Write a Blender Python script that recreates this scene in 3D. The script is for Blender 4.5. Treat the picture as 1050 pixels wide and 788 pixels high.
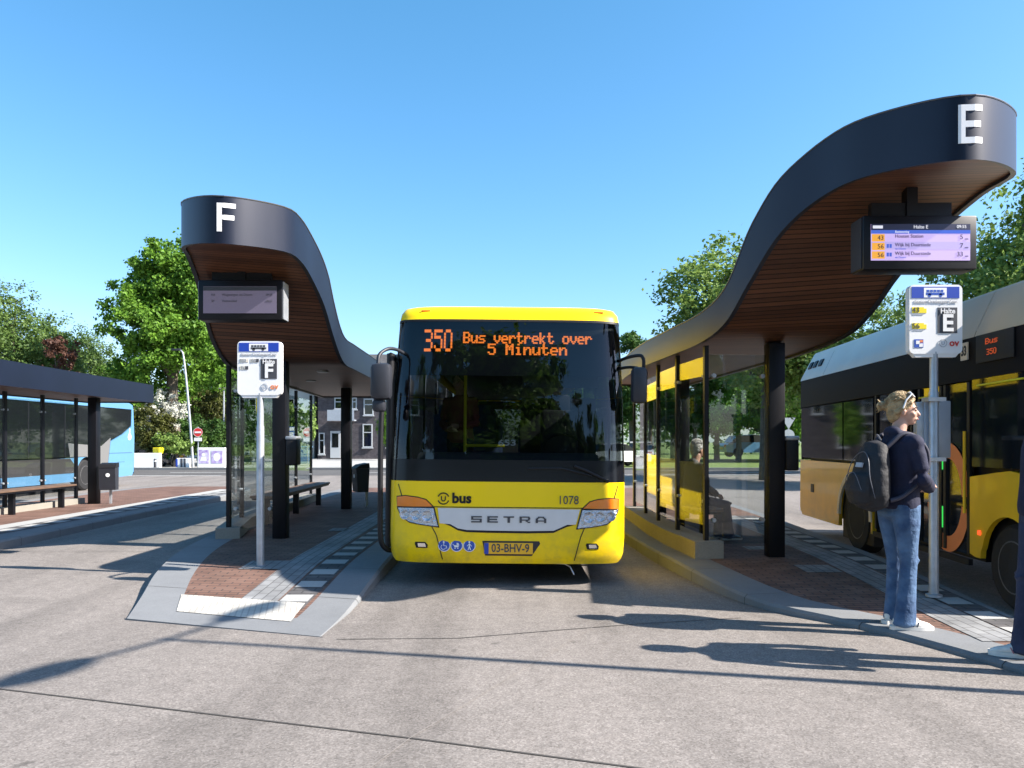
import bpy, bmesh, math, random
from mathutils import Vector, Matrix
R = math.radians
# ------------------------------------------------------------------ camera, sky, sun
for o in list(bpy.data.objects): bpy.data.objects.remove(o)
sc = bpy.context.scene
col = sc.collection
FPX, HOR, CAMH = 790.0, 453.0, 1.5
cam_d = bpy.data.cameras.new('camera'); cam = bpy.data.objects.new('camera', cam_d); col.objects.link(cam)
cam.location = (0, 0, CAMH); cam.rotation_euler = (R(90), 0, 0)
cam_d.sensor_width = 36; cam_d.lens = FPX/1050*36
cam_d.shift_y = (HOR-394)/1050
cam_d.clip_start = 0.1; cam_d.clip_end = 2000
sc.camera = cam
SUN_EL = R(37); SUN_DIR = Vector((1, -0.22, 0)).normalized()*math.cos(SUN_EL) + Vector((0, 0, math.sin(SUN_EL)))
w = bpy.data.worlds.new("World"); sc.world = w; w.use_nodes = True
nt = w.node_tree
sky = nt.nodes.new('ShaderNodeTexSky'); sky.sky_type = 'NISHITA'; sky.sun_disc = False
sky.sun_elevation = SUN_EL; sky.sun_rotation = math.atan2(SUN_DIR.x, SUN_DIR.y)
sky.air_density = 1.0; sky.dust_density = 0.9; sky.ozone_density = 2.6
sp_ = nt.nodes.new('ShaderNodeSeparateColor'); cb_ = nt.nodes.new('ShaderNodeCombineColor'); nt.links.new(sky.outputs[0], sp_.inputs[0])
def wmath(op, a, b):
    q = nt.nodes.new('ShaderNodeMath'); q.operation = op
    for i, v in enumerate((a, b)):
        if isinstance(v, (int, float)): q.inputs[i].default_value = v
        else: nt.links.new(v, q.inputs[i])
    return q.outputs[0]
# the deep clean blue of this sky, paling towards the horizon
nt.links.new(wmath('MINIMUM', wmath('MULTIPLY', wmath('POWER', sp_.outputs[0], 1.38), .58), wmath('MULTIPLY', sp_.outputs[0], .95)), cb_.inputs[0])
nt.links.new(wmath('MULTIPLY', wmath('POWER', sp_.outputs[1], .96), 1.10), cb_.inputs[1]); nt.links.new(wmath('MULTIPLY', sp_.outputs[2], 1.2), cb_.inputs[2])
nt.links.new(cb_.outputs[0], nt.nodes['Background'].inputs[0]); nt.nodes['Background'].inputs[1].default_value = 0.088
sd = bpy.data.lights.new('sun', 'SUN'); sd.energy = 5.0; sd.angle = R(0.5); sd.color = (1, .925, .83)
so = bpy.data.objects.new('sun', sd); col.objects.link(so)
so.rotation_euler = SUN_DIR.to_track_quat('Z', 'Y').to_euler()
sc.view_settings.view_transform = 'Standard'; sc.view_settings.look = 'None'
sc.view_settings.exposure = 1.45; sc.view_settings.gamma = 1
sc.cycles.max_bounces = 8; sc.cycles.transparent_max_bounces = 24
rnd = random.Random(7)

# ------------------------------------------------------------------ pixel helpers (photo pixels -> metres)
def G(x, y, z=0.0):
    Y = FPX*(CAMH-z)/(y-HOR); return Vector(((x-525)*Y/FPX, Y, z))
def P(x, y, Y): return Vector(((x-525)*Y/FPX, Y, CAMH+(HOR-y)*Y/FPX))

# ------------------------------------------------------------------ materials
def mat(name, base, rough=0.6, metal=0.0, var=0.0, scale=8.0, bump=0.0, bscale=None, spec=0.5, emit=None, estr=0, base2=None, coat=0, detail=5):
    m = bpy.data.materials.new(name); m.use_nodes = True
    n, l = m.node_tree.nodes, m.node_tree.links
    b = n['Principled BSDF']
    b.inputs['Base Color'].default_value = (*base, 1); b.inputs['Roughness'].default_value = rough
    b.inputs['Metallic'].default_value = metal; b.inputs['Specular IOR Level'].default_value = spec
    b.inputs['Coat Weight'].default_value = coat
    if emit: b.inputs['Emission Color'].default_value = (*emit, 1); b.inputs['Emission Strength'].default_value = estr
    if var or bump or base2:
        tc = n.new('ShaderNodeTexCoord')
        no = n.new('ShaderNodeTexNoise'); no.inputs['Scale'].default_value = scale; no.inputs['Detail'].default_value = detail
        l.new(tc.outputs['Object'], no.inputs['Vector'])
        if var or base2:
            r = n.new('ShaderNodeValToRGB'); r.color_ramp.elements[0].position = .3; r.color_ramp.elements[1].position = .7
            c2 = base2 or tuple(min(1, c*(1+var)) for c in base)
            c1 = base if base2 else tuple(c*(1-var) for c in base)
            r.color_ramp.elements[0].color = (*c1, 1); r.color_ramp.elements[1].color = (*c2, 1)
            l.new(no.outputs['Fac'], r.inputs[0]); l.new(r.outputs[0], b.inputs['Base Color'])
        if bump:
            n2 = n.new('ShaderNodeTexNoise'); n2.inputs['Scale'].default_value = bscale or scale*4; n2.inputs['Detail'].default_value = 4
            l.new(tc.outputs['Object'], n2.inputs['Vector'])
            bp = n.new('ShaderNodeBump'); bp.inputs['Strength'].default_value = bump; bp.inputs['Distance'].default_value = .02 if bump > .45 else .01
            l.new(n2.outputs['Fac'], bp.inputs['Height']); l.new(bp.outputs[0], b.inputs['Normal'])
    return m

def glass_mat(name, tint, fmin=0.04, gain=1.0, rough=0.0):
    m = bpy.data.materials.new(name); m.use_nodes = True
    n, l = m.node_tree.nodes, m.node_tree.links
    n.remove(n['Principled BSDF'])
    tr = n.new('ShaderNodeBsdfTransparent'); tr.inputs[0].default_value = (*tint, 1)
    gl = n.new('ShaderNodeBsdfGlossy'); gl.inputs['Roughness'].default_value = rough; gl.inputs[0].default_value = (1, 1, 1, 1)
    lw = n.new('ShaderNodeLayerWeight'); lw.inputs[0].default_value = .5
    pw = n.new('ShaderNodeMath'); pw.operation = 'POWER'; pw.inputs[1].default_value = 5; l.new(lw.outputs['Facing'], pw.inputs[0])
    ma = n.new('ShaderNodeMath'); ma.operation = 'MULTIPLY_ADD'; ma.inputs[1].default_value = (1-fmin)*gain; ma.inputs[2].default_value = fmin
    mx = n.new('ShaderNodeMixShader')
    l.new(pw.outputs[0], ma.inputs[0]); l.new(ma.outputs[0], mx.inputs[0])
    l.new(tr.outputs[0], mx.inputs[1]); l.new(gl.outputs[0], mx.inputs[2])
    l.new(mx.outputs[0], n['Material Output'].inputs[0])
    return m

def speckle_mat(name, base, amt, s1, s2, rough=.85, big=.35, bump=.3, agg=None, tracks=0):
    """concrete or asphalt: large stains, mid mottling and fine aggregate"""
    m = bpy.data.materials.new(name); m.use_nodes = True
    n, l = m.node_tree.nodes, m.node_tree.links; b = n['Principled BSDF']
    b.inputs['Roughness'].default_value = rough; b.inputs['Specular IOR Level'].default_value = .3
    tc = n.new('ShaderNodeTexCoord')
    def noise(s, d):
        x = n.new('ShaderNodeTexNoise'); x.inputs['Scale'].default_value = s; x.inputs['Detail'].default_value = d
        x.inputs['Roughness'].default_value = .65
        l.new(tc.outputs['Object'], x.inputs['Vector']); return x.outputs['Fac']
    def math_(op, a, c):
        x = n.new('ShaderNodeMath'); x.operation = op
        for i, v in enumerate((a, c)):
            if isinstance(v, (int, float)): x.inputs[i].default_value = v
            else: l.new(v, x.inputs[i])
        return x.outputs[0]
    f = math_('MULTIPLY', math_('SUBTRACT', noise(.35, 6), .5), big*2)
    f = math_('ADD', f, math_('MULTIPLY', math_('SUBTRACT', noise(s1, 6), .5), amt*1.4))
    vo = n.new('ShaderNodeTexVoronoi'); vo.inputs['Scale'].default_value = s2
    l.new(tc.outputs['Object'], vo.inputs['Vector'])
    sp = n.new('ShaderNodeSeparateColor'); l.new(vo.outputs['Color'], sp.inputs[0])
    f = math_('ADD', f, math_('MULTIPLY', math_('SUBTRACT', sp.outputs[0], .5), amt))
    f = math_('ADD', f, 1.0)
    if tracks:   # tyre tracks and drips along the bus lanes, and blotches of wear
        mp = n.new('ShaderNodeMapping'); mp.inputs['Scale'].default_value = (1.5, .10, 1); l.new(tc.outputs['Object'], mp.inputs[0])
        def ramp(vec, sc_, lo, hi, d=4):
            x = n.new('ShaderNodeTexNoise'); x.inputs['Scale'].default_value = sc_; x.inputs['Detail'].default_value = d; l.new(vec, x.inputs['Vector'])
            r_ = n.new('ShaderNodeMapRange'); r_.inputs[1].default_value = lo; r_.inputs[2].default_value = hi; l.new(x.outputs['Fac'], r_.inputs[0]); return r_.outputs[0]
        f = math_('MULTIPLY', f, math_('SUBTRACT', 1.0, math_('MULTIPLY', ramp(mp.outputs[0], 1.0, .48, .72), tracks)))
        f = math_('MULTIPLY', f, math_('SUBTRACT', 1.0, math_('MULTIPLY', ramp(tc.outputs['Object'], .9, .55, .75, 7), tracks*.8)))
        f = math_('MULTIPLY', f, math_('SUBTRACT', 1.0, math_('MULTIPLY', ramp(tc.outputs['Object'], 5.5, .70, .76, 2), tracks*1.1)))
    mx = n.new('ShaderNodeVectorMath'); mx.operation = 'SCALE'; mx.inputs[0].default_value = base
    if agg:
        m2 = n.new('ShaderNodeMix'); m2.data_type = 'RGBA'
        m2.inputs[6].default_value = (*base, 1); m2.inputs[7].default_value = (*agg, 1)
        l.new(sp.outputs[1], m2.inputs[0]); l.new(m2.outputs[2], mx.inputs[0])
    l.new(f, mx.inputs['Scale']); l.new(mx.outputs[0], b.inputs['Base Color'])
    bp = n.new('ShaderNodeBump'); bp.inputs['Strength'].default_value = bump; bp.inputs['Distance'].default_value = .006
    l.new(sp.outputs[0], bp.inputs['Height']); l.new(bp.outputs[0], b.inputs['Normal'])
    return m

def brick_mat(name, c1, c2, mortar, sx, sy, rot=0, msize=.03, rough=.8, bias=0, offset=.5):
    m = bpy.data.materials.new(name); m.use_nodes = True
    n, l = m.node_tree.nodes, m.node_tree.links; b = n['Principled BSDF']; b.inputs['Roughness'].default_value = rough
    b.inputs['Specular IOR Level'].default_value = .25
    tc = n.new('ShaderNodeTexCoord'); mp = n.new('ShaderNodeMapping'); mp.inputs['Rotation'].default_value = (rot if isinstance(rot, tuple) else (0, 0, rot))
    l.new(tc.outputs['Object'], mp.inputs[0])
    br = n.new('ShaderNodeTexBrick'); br.inputs['Scale'].default_value = 1; br.inputs['Brick Width'].default_value = sx; br.inputs['Row Height'].default_value = sy
    br.inputs['Mortar Size'].default_value = msize*sy; br.offset = offset; br.inputs['Bias'].default_value = bias
    br.inputs[1].default_value = (*c1, 1); br.inputs[2].default_value = (*c2, 1); br.inputs[3].default_value = (*mortar, 1)
    l.new(mp.outputs[0], br.inputs[0])
    no = n.new('ShaderNodeTexNoise'); no.inputs['Scale'].default_value = 3; no.inputs['Detail'].default_value = 8
    l.new(tc.outputs['Object'], no.inputs[0])
    mr = n.new('ShaderNodeMapRange'); mr.inputs[1].default_value = .3; mr.inputs[2].default_value = .7; mr.inputs[3].default_value = .72; mr.inputs[4].default_value = 1.25
    l.new(no.outputs['Fac'], mr.inputs[0])
    sc_ = n.new('ShaderNodeVectorMath'); sc_.operation = 'SCALE'
    l.new(br.outputs[0], sc_.inputs[0]); l.new(mr.outputs[0], sc_.inputs['Scale']); l.new(sc_.outputs[0], b.inputs['Base Color'])
    bp = n.new('ShaderNodeBump'); bp.inputs['Strength'].default_value = .4; bp.inputs['Distance'].default_value = .004; bp.invert = True
    l.new(br.outputs['Fac'], bp.inputs['Height']); l.new(bp.outputs[0], b.inputs['Normal'])
    return m

def slat_mat(name, c1, c2, pitch):
    """timber battens across the soffit, running along U; V is metres along the roof"""
    m = bpy.data.materials.new(name); m.use_nodes = True
    n, l = m.node_tree.nodes, m.node_tree.links; b = n['Principled BSDF']; b.inputs['Roughness'].default_value = .5
    uv = n.new('ShaderNodeUVMap'); sp = n.new('ShaderNodeSeparateXYZ'); l.new(uv.outputs[0], sp.inputs[0])
    d = n.new('ShaderNodeMath'); d.operation = 'DIVIDE'; l.new(sp.outputs[1], d.inputs[0]); d.inputs[1].default_value = pitch
    fl = n.new('ShaderNodeMath'); fl.operation = 'FLOOR'; l.new(d.outputs[0], fl.inputs[0])
    fr = n.new('ShaderNodeMath'); fr.operation = 'FRACT'; l.new(d.outputs[0], fr.inputs[0])
    wn = n.new('ShaderNodeTexWhiteNoise'); wn.noise_dimensions = '1D'; l.new(fl.outputs[0], wn.inputs['W'])
    gr = n.new('ShaderNodeTexNoise'); gr.inputs['Scale'].default_value = 4; gr.inputs['Detail'].default_value = 6
    mp = n.new('ShaderNodeMapping'); mp.inputs['Scale'].default_value = (1, 14, 1); l.new(uv.outputs[0], mp.inputs[0]); l.new(mp.outputs[0], gr.inputs['Vector'])
    ad = n.new('ShaderNodeMath'); ad.operation = 'ADD'; l.new(wn.outputs[0], ad.inputs[0]); l.new(gr.outputs['Fac'], ad.inputs[1])
    ml = n.new('ShaderNodeMath'); ml.operation = 'MULTIPLY'; l.new(ad.outputs[0], ml.inputs[0]); ml.inputs[1].default_value = .6
    mx = n.new('ShaderNodeMix'); mx.data_type = 'RGBA'; mx.inputs[6].default_value = (*c1, 1); mx.inputs[7].default_value = (*c2, 1)
    l.new(ml.outputs[0], mx.inputs[0])
    gp = n.new('ShaderNodeMath'); gp.operation = 'LESS_THAN'; gp.inputs[1].default_value = .16; l.new(fr.outputs[0], gp.inputs[0])
    m2 = n.new('ShaderNodeMix'); m2.data_type = 'RGBA'; l.new(mx.outputs[2], m2.inputs[6]); m2.inputs[7].default_value = (.006, .004, .003, 1)
    l.new(gp.outputs[0], m2.inputs[0]); l.new(m2.outputs[2], b.inputs['Base Color'])
    bp = n.new('ShaderNodeBump'); bp.inputs['Strength'].default_value = .7; bp.inputs['Distance'].default_value = .02; bp.invert = True
    l.new(gp.outputs[0], bp.inputs['Height']); l.new(bp.outputs[0], b.inputs['Normal'])
    return m

def leaf_mat(name, c1, c2, trans=.35):
    m = bpy.data.materials.new(name); m.use_nodes = True
    n, l = m.node_tree.nodes, m.node_tree.links; b = n['Principled BSDF']; b.inputs['Roughness'].default_value = .55
    b.inputs['Specular IOR Level'].default_value = .3
    ge = n.new('ShaderNodeNewGeometry'); tc = n.new('ShaderNodeTexCoord')
    no = n.new('ShaderNodeTexNoise'); no.inputs['Scale'].default_value = .55; no.inputs['Detail'].default_value = 3; l.new(tc.outputs['Object'], no.inputs[0])
    a = n.new('ShaderNodeMath'); a.operation = 'MULTIPLY_ADD'; l.new(ge.outputs['Random Per Island'], a.inputs[0]); a.inputs[1].default_value = .6
    s = n.new('ShaderNodeMapRange'); s.inputs[1].default_value = .3; s.inputs[2].default_value = .7; s.inputs[3].default_value = -.1; s.inputs[4].default_value = .5
    l.new(no.outputs['Fac'], s.inputs[0]); l.new(s.outputs[0], a.inputs[2])
    mx = n.new('ShaderNodeMix'); mx.data_type = 'RGBA'; mx.inputs[6].default_value = (*c1, 1); mx.inputs[7].default_value = (*c2, 1); l.new(a.outputs[0], mx.inputs[0])
    l.new(mx.outputs[2], b.inputs['Base Color'])
    t = n.new('ShaderNodeBsdfTranslucent'); l.new(mx.outputs[2], t.inputs[0])
    ms = n.new('ShaderNodeMixShader'); ms.inputs[0].default_value = trans
    l.new(b.outputs[0], ms.inputs[1]); l.new(t.outputs[0], ms.inputs[2]); l.new(ms.outputs[0], n['Material Output'].inputs[0])
    return m

M = {}
M['road'] = speckle_mat('road', (.165, .146, .132), .48, 9, 105, big=.20, agg=(.232, .210, .193), tracks=.32)
M['asphalt'] = speckle_mat('asphalt', (.09, .086, .083), .4, 5, 60, big=.3)
M['joint'] = mat('joint', (.06, .055, .05), .9)
M['joint_pale'] = mat('joint_pale', (.205, .185, .17), .9, var=.2, scale=20)
M['kerb'] = speckle_mat('kerb', (.175, .182, .19), .16, 6, 160, big=.3, bump=.12)
M['kerb_rim'] = speckle_mat('kerb_rim', (.15, .155, .16), .2, 6, 160, big=.35, bump=.15)
M['brick_pave'] = brick_mat('brick_pave', (.145, .080, .060), (.185, .110, .084), (.055, .044, .04), .20, .068, rot=R(0), msize=.10)
M['paver'] = brick_mat('paver', (.20, .203, .207), (.245, .248, .25), (.10, .10, .10), .20, .10, rot=R(90), msize=.06)
M['dark_paver'] = brick_mat('dark_paver', (.085, .082, .085), (.11, .105, .105), (.05, .05, .05), .20, .10, msize=.08)
M['pale_slab'] = speckle_mat('pale_slab', (.34, .34, .33), .15, 5, 120, big=.25, bump=.1)
M['white_paint'] = mat('white_paint', (.72, .72, .70), .7, var=.12, scale=12)
M['grass'] = mat('grass', (.07, .12, .02), .9, base2=(.17, .22, .045), scale=1.3, bump=1.0, bscale=14)
M['soil'] = mat('soil', (.10, .09, .06), .95, base2=(.15, .16, .06), scale=2, bump=.6)
M['fascia'] = mat('fascia', (.006, .009, .022), .42, metal=.15, var=.12, scale=1.5, spec=.4)
M['trim'] = mat('trim', (.10, .11, .13), .4, metal=.6)
M['slat'] = slat_mat('slat', (.045, .019, .011), (.150, .062, .032), .062)
M['black_metal'] = mat('black_metal', (.006, .006, .009), .45, spec=.35, metal=.2, var=.15, scale=5)
M['dark_grey'] = mat('dark_grey', (.020, .022, .030), .5, var=.12, scale=6)
M['plinth'] = speckle_mat('plinth', (.25, .235, .205), .16, 4, 90, big=.3, bump=.15)
M['shelter_glass'] = glass_mat('shelter_glass', (.82, .85, .85), .035, .9)
M['white'] = mat('white', (.80, .80, .80), .45, var=.03, scale=3)
M['letter_white'] = mat('letter_white', (.82, .82, .82), .5)
M['steel'] = mat('steel', (.42, .44, .47), .42, metal=.55, var=.12, scale=12)
M['case_grey'] = mat('case_grey', (.36, .40, .46), .45, metal=.2, var=.06, scale=6)
M['yellow'] = mat('yellow', (.97, .66, .001), .34, var=.03, scale=2, coat=.15, spec=.35)
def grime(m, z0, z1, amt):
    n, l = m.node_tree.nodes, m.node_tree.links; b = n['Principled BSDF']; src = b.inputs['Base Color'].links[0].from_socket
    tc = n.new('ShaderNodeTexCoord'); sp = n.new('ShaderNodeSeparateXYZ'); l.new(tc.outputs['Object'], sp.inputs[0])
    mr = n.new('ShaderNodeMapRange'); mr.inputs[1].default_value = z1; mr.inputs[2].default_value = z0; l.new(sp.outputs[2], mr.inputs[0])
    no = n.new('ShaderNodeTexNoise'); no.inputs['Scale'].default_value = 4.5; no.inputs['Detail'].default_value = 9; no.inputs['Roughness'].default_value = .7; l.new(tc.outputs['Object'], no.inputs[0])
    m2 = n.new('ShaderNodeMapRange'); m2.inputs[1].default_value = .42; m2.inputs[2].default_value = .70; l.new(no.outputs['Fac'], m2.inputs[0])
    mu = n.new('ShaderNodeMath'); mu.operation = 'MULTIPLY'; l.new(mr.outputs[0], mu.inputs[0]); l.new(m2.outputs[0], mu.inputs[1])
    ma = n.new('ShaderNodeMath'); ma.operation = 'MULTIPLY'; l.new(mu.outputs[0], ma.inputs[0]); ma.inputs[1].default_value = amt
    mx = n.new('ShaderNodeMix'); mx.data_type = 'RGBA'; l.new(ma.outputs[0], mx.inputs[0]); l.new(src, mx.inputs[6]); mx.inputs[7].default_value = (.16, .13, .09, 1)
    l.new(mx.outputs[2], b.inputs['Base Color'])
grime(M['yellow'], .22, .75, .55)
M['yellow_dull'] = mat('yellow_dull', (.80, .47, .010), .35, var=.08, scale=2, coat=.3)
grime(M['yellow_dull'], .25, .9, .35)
M['silver'] = mat('silver', (.62, .63, .66), .32, metal=.35, var=.03)
M['cream'] = mat('cream', (.66, .60, .50), .4, var=.06, scale=2)
M['tan'] = mat('tan', (.46, .36, .21), .4, var=.06, scale=2)
M['black'] = mat('black', (.012, .012, .014), .5, spec=.3)
M['black_gloss'] = mat('black_gloss', (.006, .007, .010), .22, spec=.3)
M['matt_black'] = mat('matt_black', (.004, .004, .006), .6, spec=.12)
M['rubber'] = mat('rubber', (.012, .012, .013), .8, var=.2, scale=12, bump=.2)
M['hub'] = mat('hub', (.10, .10, .10), .6, metal=.3, var=.3, scale=10)
M['amber'] = mat('amber', (.80, .20, .01), .15, coat=.6)
M['chrome'] = mat('chrome', (.75, .76, .78), .12, metal=1.0)
M['reflector'] = mat('reflector', (.62, .64, .68), .22, metal=.9, bump=.9, scale=9, bscale=40)
M['lens'] = glass_mat('lens', (.93, .95, .97), .05)
M['windscreen'] = glass_mat('windscreen', (.34, .38, .40), .045)
M['bus_glass'] = glass_mat('bus_glass', (.30, .32, .33), .06)
M['dark_glass'] = mat('dark_glass', (.010, .012, .014), .04, spec=.7)
M['interior'] = mat('interior', (.05, .05, .055), .8, var=.1, scale=5)
M['seat_blue'] = mat('seat_blue', (.03, .05, .12), .8, var=.3, scale=20)
M['led'] = mat('led', (.3, .06, .0), .5, emit=(1.0, .22, .03), estr=1.0)
M['led_dim'] = mat('led_dim', (.3, .05, .0), .5, emit=(1.0, .13, .03), estr=.16)
M['led_green'] = mat('led_green', (.0, .3, .02), .5, emit=(.05, .8, .12), estr=.35)
M['led_red'] = mat('led_red', (.4, .02, .0), .5, emit=(1, .08, .02), estr=.7)
M['blue_sign'] = mat('blue_sign', (.015, .055, .38), .4)
M['navy_sign'] = mat('navy_sign', (.025, .085, .42), .4)
M['sign_dark'] = mat('sign_dark', (.055, .058, .07), .5)
M['sign_grey'] = mat('sign_grey', (.36, .38, .42), .5)
M['sign_yellow'] = mat('sign_yellow', (.86, .68, .01), .5)
M['sign_red'] = mat('sign_red', (.62, .03, .025), .45)
M['sign_orange'] = mat('sign_orange', (.75, .22, .07), .5)
M['plate_yellow'] = mat('plate_yellow', (.86, .46, .02), .4)
M['screen_lilac'] = mat('screen_lilac', (.2, .18, .25), .15, emit=(.62, .45, .86), estr=.33)
M['screen_lilac2'] = mat('screen_lilac2', (.2, .18, .25), .15, emit=(.50, .40, .82), estr=.31)
M['screen_blue'] = mat('screen_blue', (.02, .04, .2), .15, emit=(.06, .12, .55), estr=.35)
M['screen_orange'] = mat('screen_orange', (.4, .2, .02), .3, emit=(.95, .42, .03), estr=.3)
M['screen_white'] = mat('screen_white', (.4, .4, .4), .3, emit=(.8, .8, .9), estr=.3)
M['screen_ink'] = mat('screen_ink', (.03, .03, .08), .4)
M['screen_faint_glow'] = mat('screen_faint_glow', (.095, .085, .125), .12, emit=(.30, .26, .38), estr=.11)  # weak emission added to lift the grey lilac of the dead screen
M['light_blue'] = mat('light_blue', (.10, .24, .40), .3, coat=.4, var=.03)
M['bus_dark'] = mat('bus_dark', (.05, .045, .045), .25, coat=.3)
M['bus_grey'] = mat('bus_grey', (.15, .15, .15), .35, coat=.2)
M['bark'] = mat('bark', (.075, .06, .045), .9, base2=(.14, .12, .09), scale=5, bump=.8)
M['leaf'] = leaf_mat('leaf', (.055, .135, .014), (.18, .34, .036))
M['leaf_dark'] = leaf_mat('leaf_dark', (.03, .075, .016), (.085, .165, .03))
M['leaf_light'] = leaf_mat('leaf_light', (.09, .16, .028), (.25, .36, .085))
M['leaf_grey'] = leaf_mat('leaf_grey', (.045, .095, .02), (.15, .23, .055))
M['leaf_red'] = leaf_mat('leaf_red', (.06, .028, .018), (.13, .06, .04))
M['leaf_olive'] = leaf_mat('leaf_olive', (.05, .06, .012), (.12, .13, .03))
M['blossom'] = leaf_mat('blossom', (.35, .36, .30), (.75, .75, .68), .2)
M['house_brick'] = brick_mat('house_brick', (.055, .05, .06), (.085, .075, .085), (.10, .095, .10), .22, .07, rot=(R(90), 0, 0), msize=.12)
M['render_white'] = mat('render_white', (.72, .72, .70), .8, var=.06, scale=2)
M['render_grey'] = mat('render_grey', (.34, .37, .38), .8, var=.06, scale=1)
M['roof_tile'] = mat('roof_tile', (.07, .068, .07), .8, var=.3, scale=3, bump=.5)
M['frame_white'] = mat('frame_white', (.42, .45, .48), .5)
M['car_dark'] = mat('car_dark', (.03, .032, .04), .2, coat=.7)
M['car_white'] = mat('car_white', (.72, .72, .72), .25, coat=.6)
M['car_blue'] = mat('car_blue', (.10, .20, .38), .25, coat=.6)
M['skin'] = mat('skin', (.46, .265, .19), .5, var=.06, scale=25)
M['lip'] = mat('lip', (.45, .16, .13), .5)
M['hair_blonde'] = mat('hair_blonde', (.22, .145, .065), .5, base2=(.52, .37, .19), scale=22, bump=1, bscale=70)
M['hair_grey'] = mat('hair_grey', (.40, .39, .37), .6, var=.2, scale=40, bump=.6, bscale=90)
M['hair_brown'] = mat('hair_brown', (.06, .04, .025), .6, var=.2, scale=40, bump=.6, bscale=90)
M['jumper'] = mat('jumper', (.008, .010, .034), .85, var=.2, scale=9, bump=.5, bscale=14)
M['jeans'] = mat('jeans', (.022, .055, .13), .85, base2=(.085, .16, .28), scale=9, bump=1.0, bscale=17)
M['jeans_dark'] = mat('jeans_dark', (.012, .018, .045), .85, base2=(.025, .036, .08), scale=7, bump=.7, bscale=20)
M['shoe_white'] = mat('shoe_white', (.66, .64, .60), .6, var=.08, scale=20)
M['shoe_pink'] = mat('shoe_pink', (.42, .17, .20), .7, var=.2, scale=30)
M['pack'] = mat('pack', (.011, .011, .014), .7, var=.25, scale=10, bump=.6, bscale=18)
M['pack_trim'] = mat('pack_trim', (.10, .10, .115), .5)
M['strap'] = mat('strap', (.03, .03, .05), .7)
M['jacket_red'] = mat('jacket_red', (.22, .06, .06), .8, var=.15, scale=8)
M['jacket_dark'] = mat('jacket_dark', (.06, .055, .055), .8, var=.2, scale=8)
M['hiviz'] = mat('hiviz', (.72, .66, .02), .6)
M['eye'] = mat('eye', (.03, .025, .02), .2)
M['wood_bench'] = mat('wood_bench', (.09, .055, .035), .6, base2=(.14, .085, .055), scale=6)
M['poster'] = mat('poster', (.32, .20, .50), .5, base2=(.62, .58, .72), scale=5, detail=1)

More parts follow.
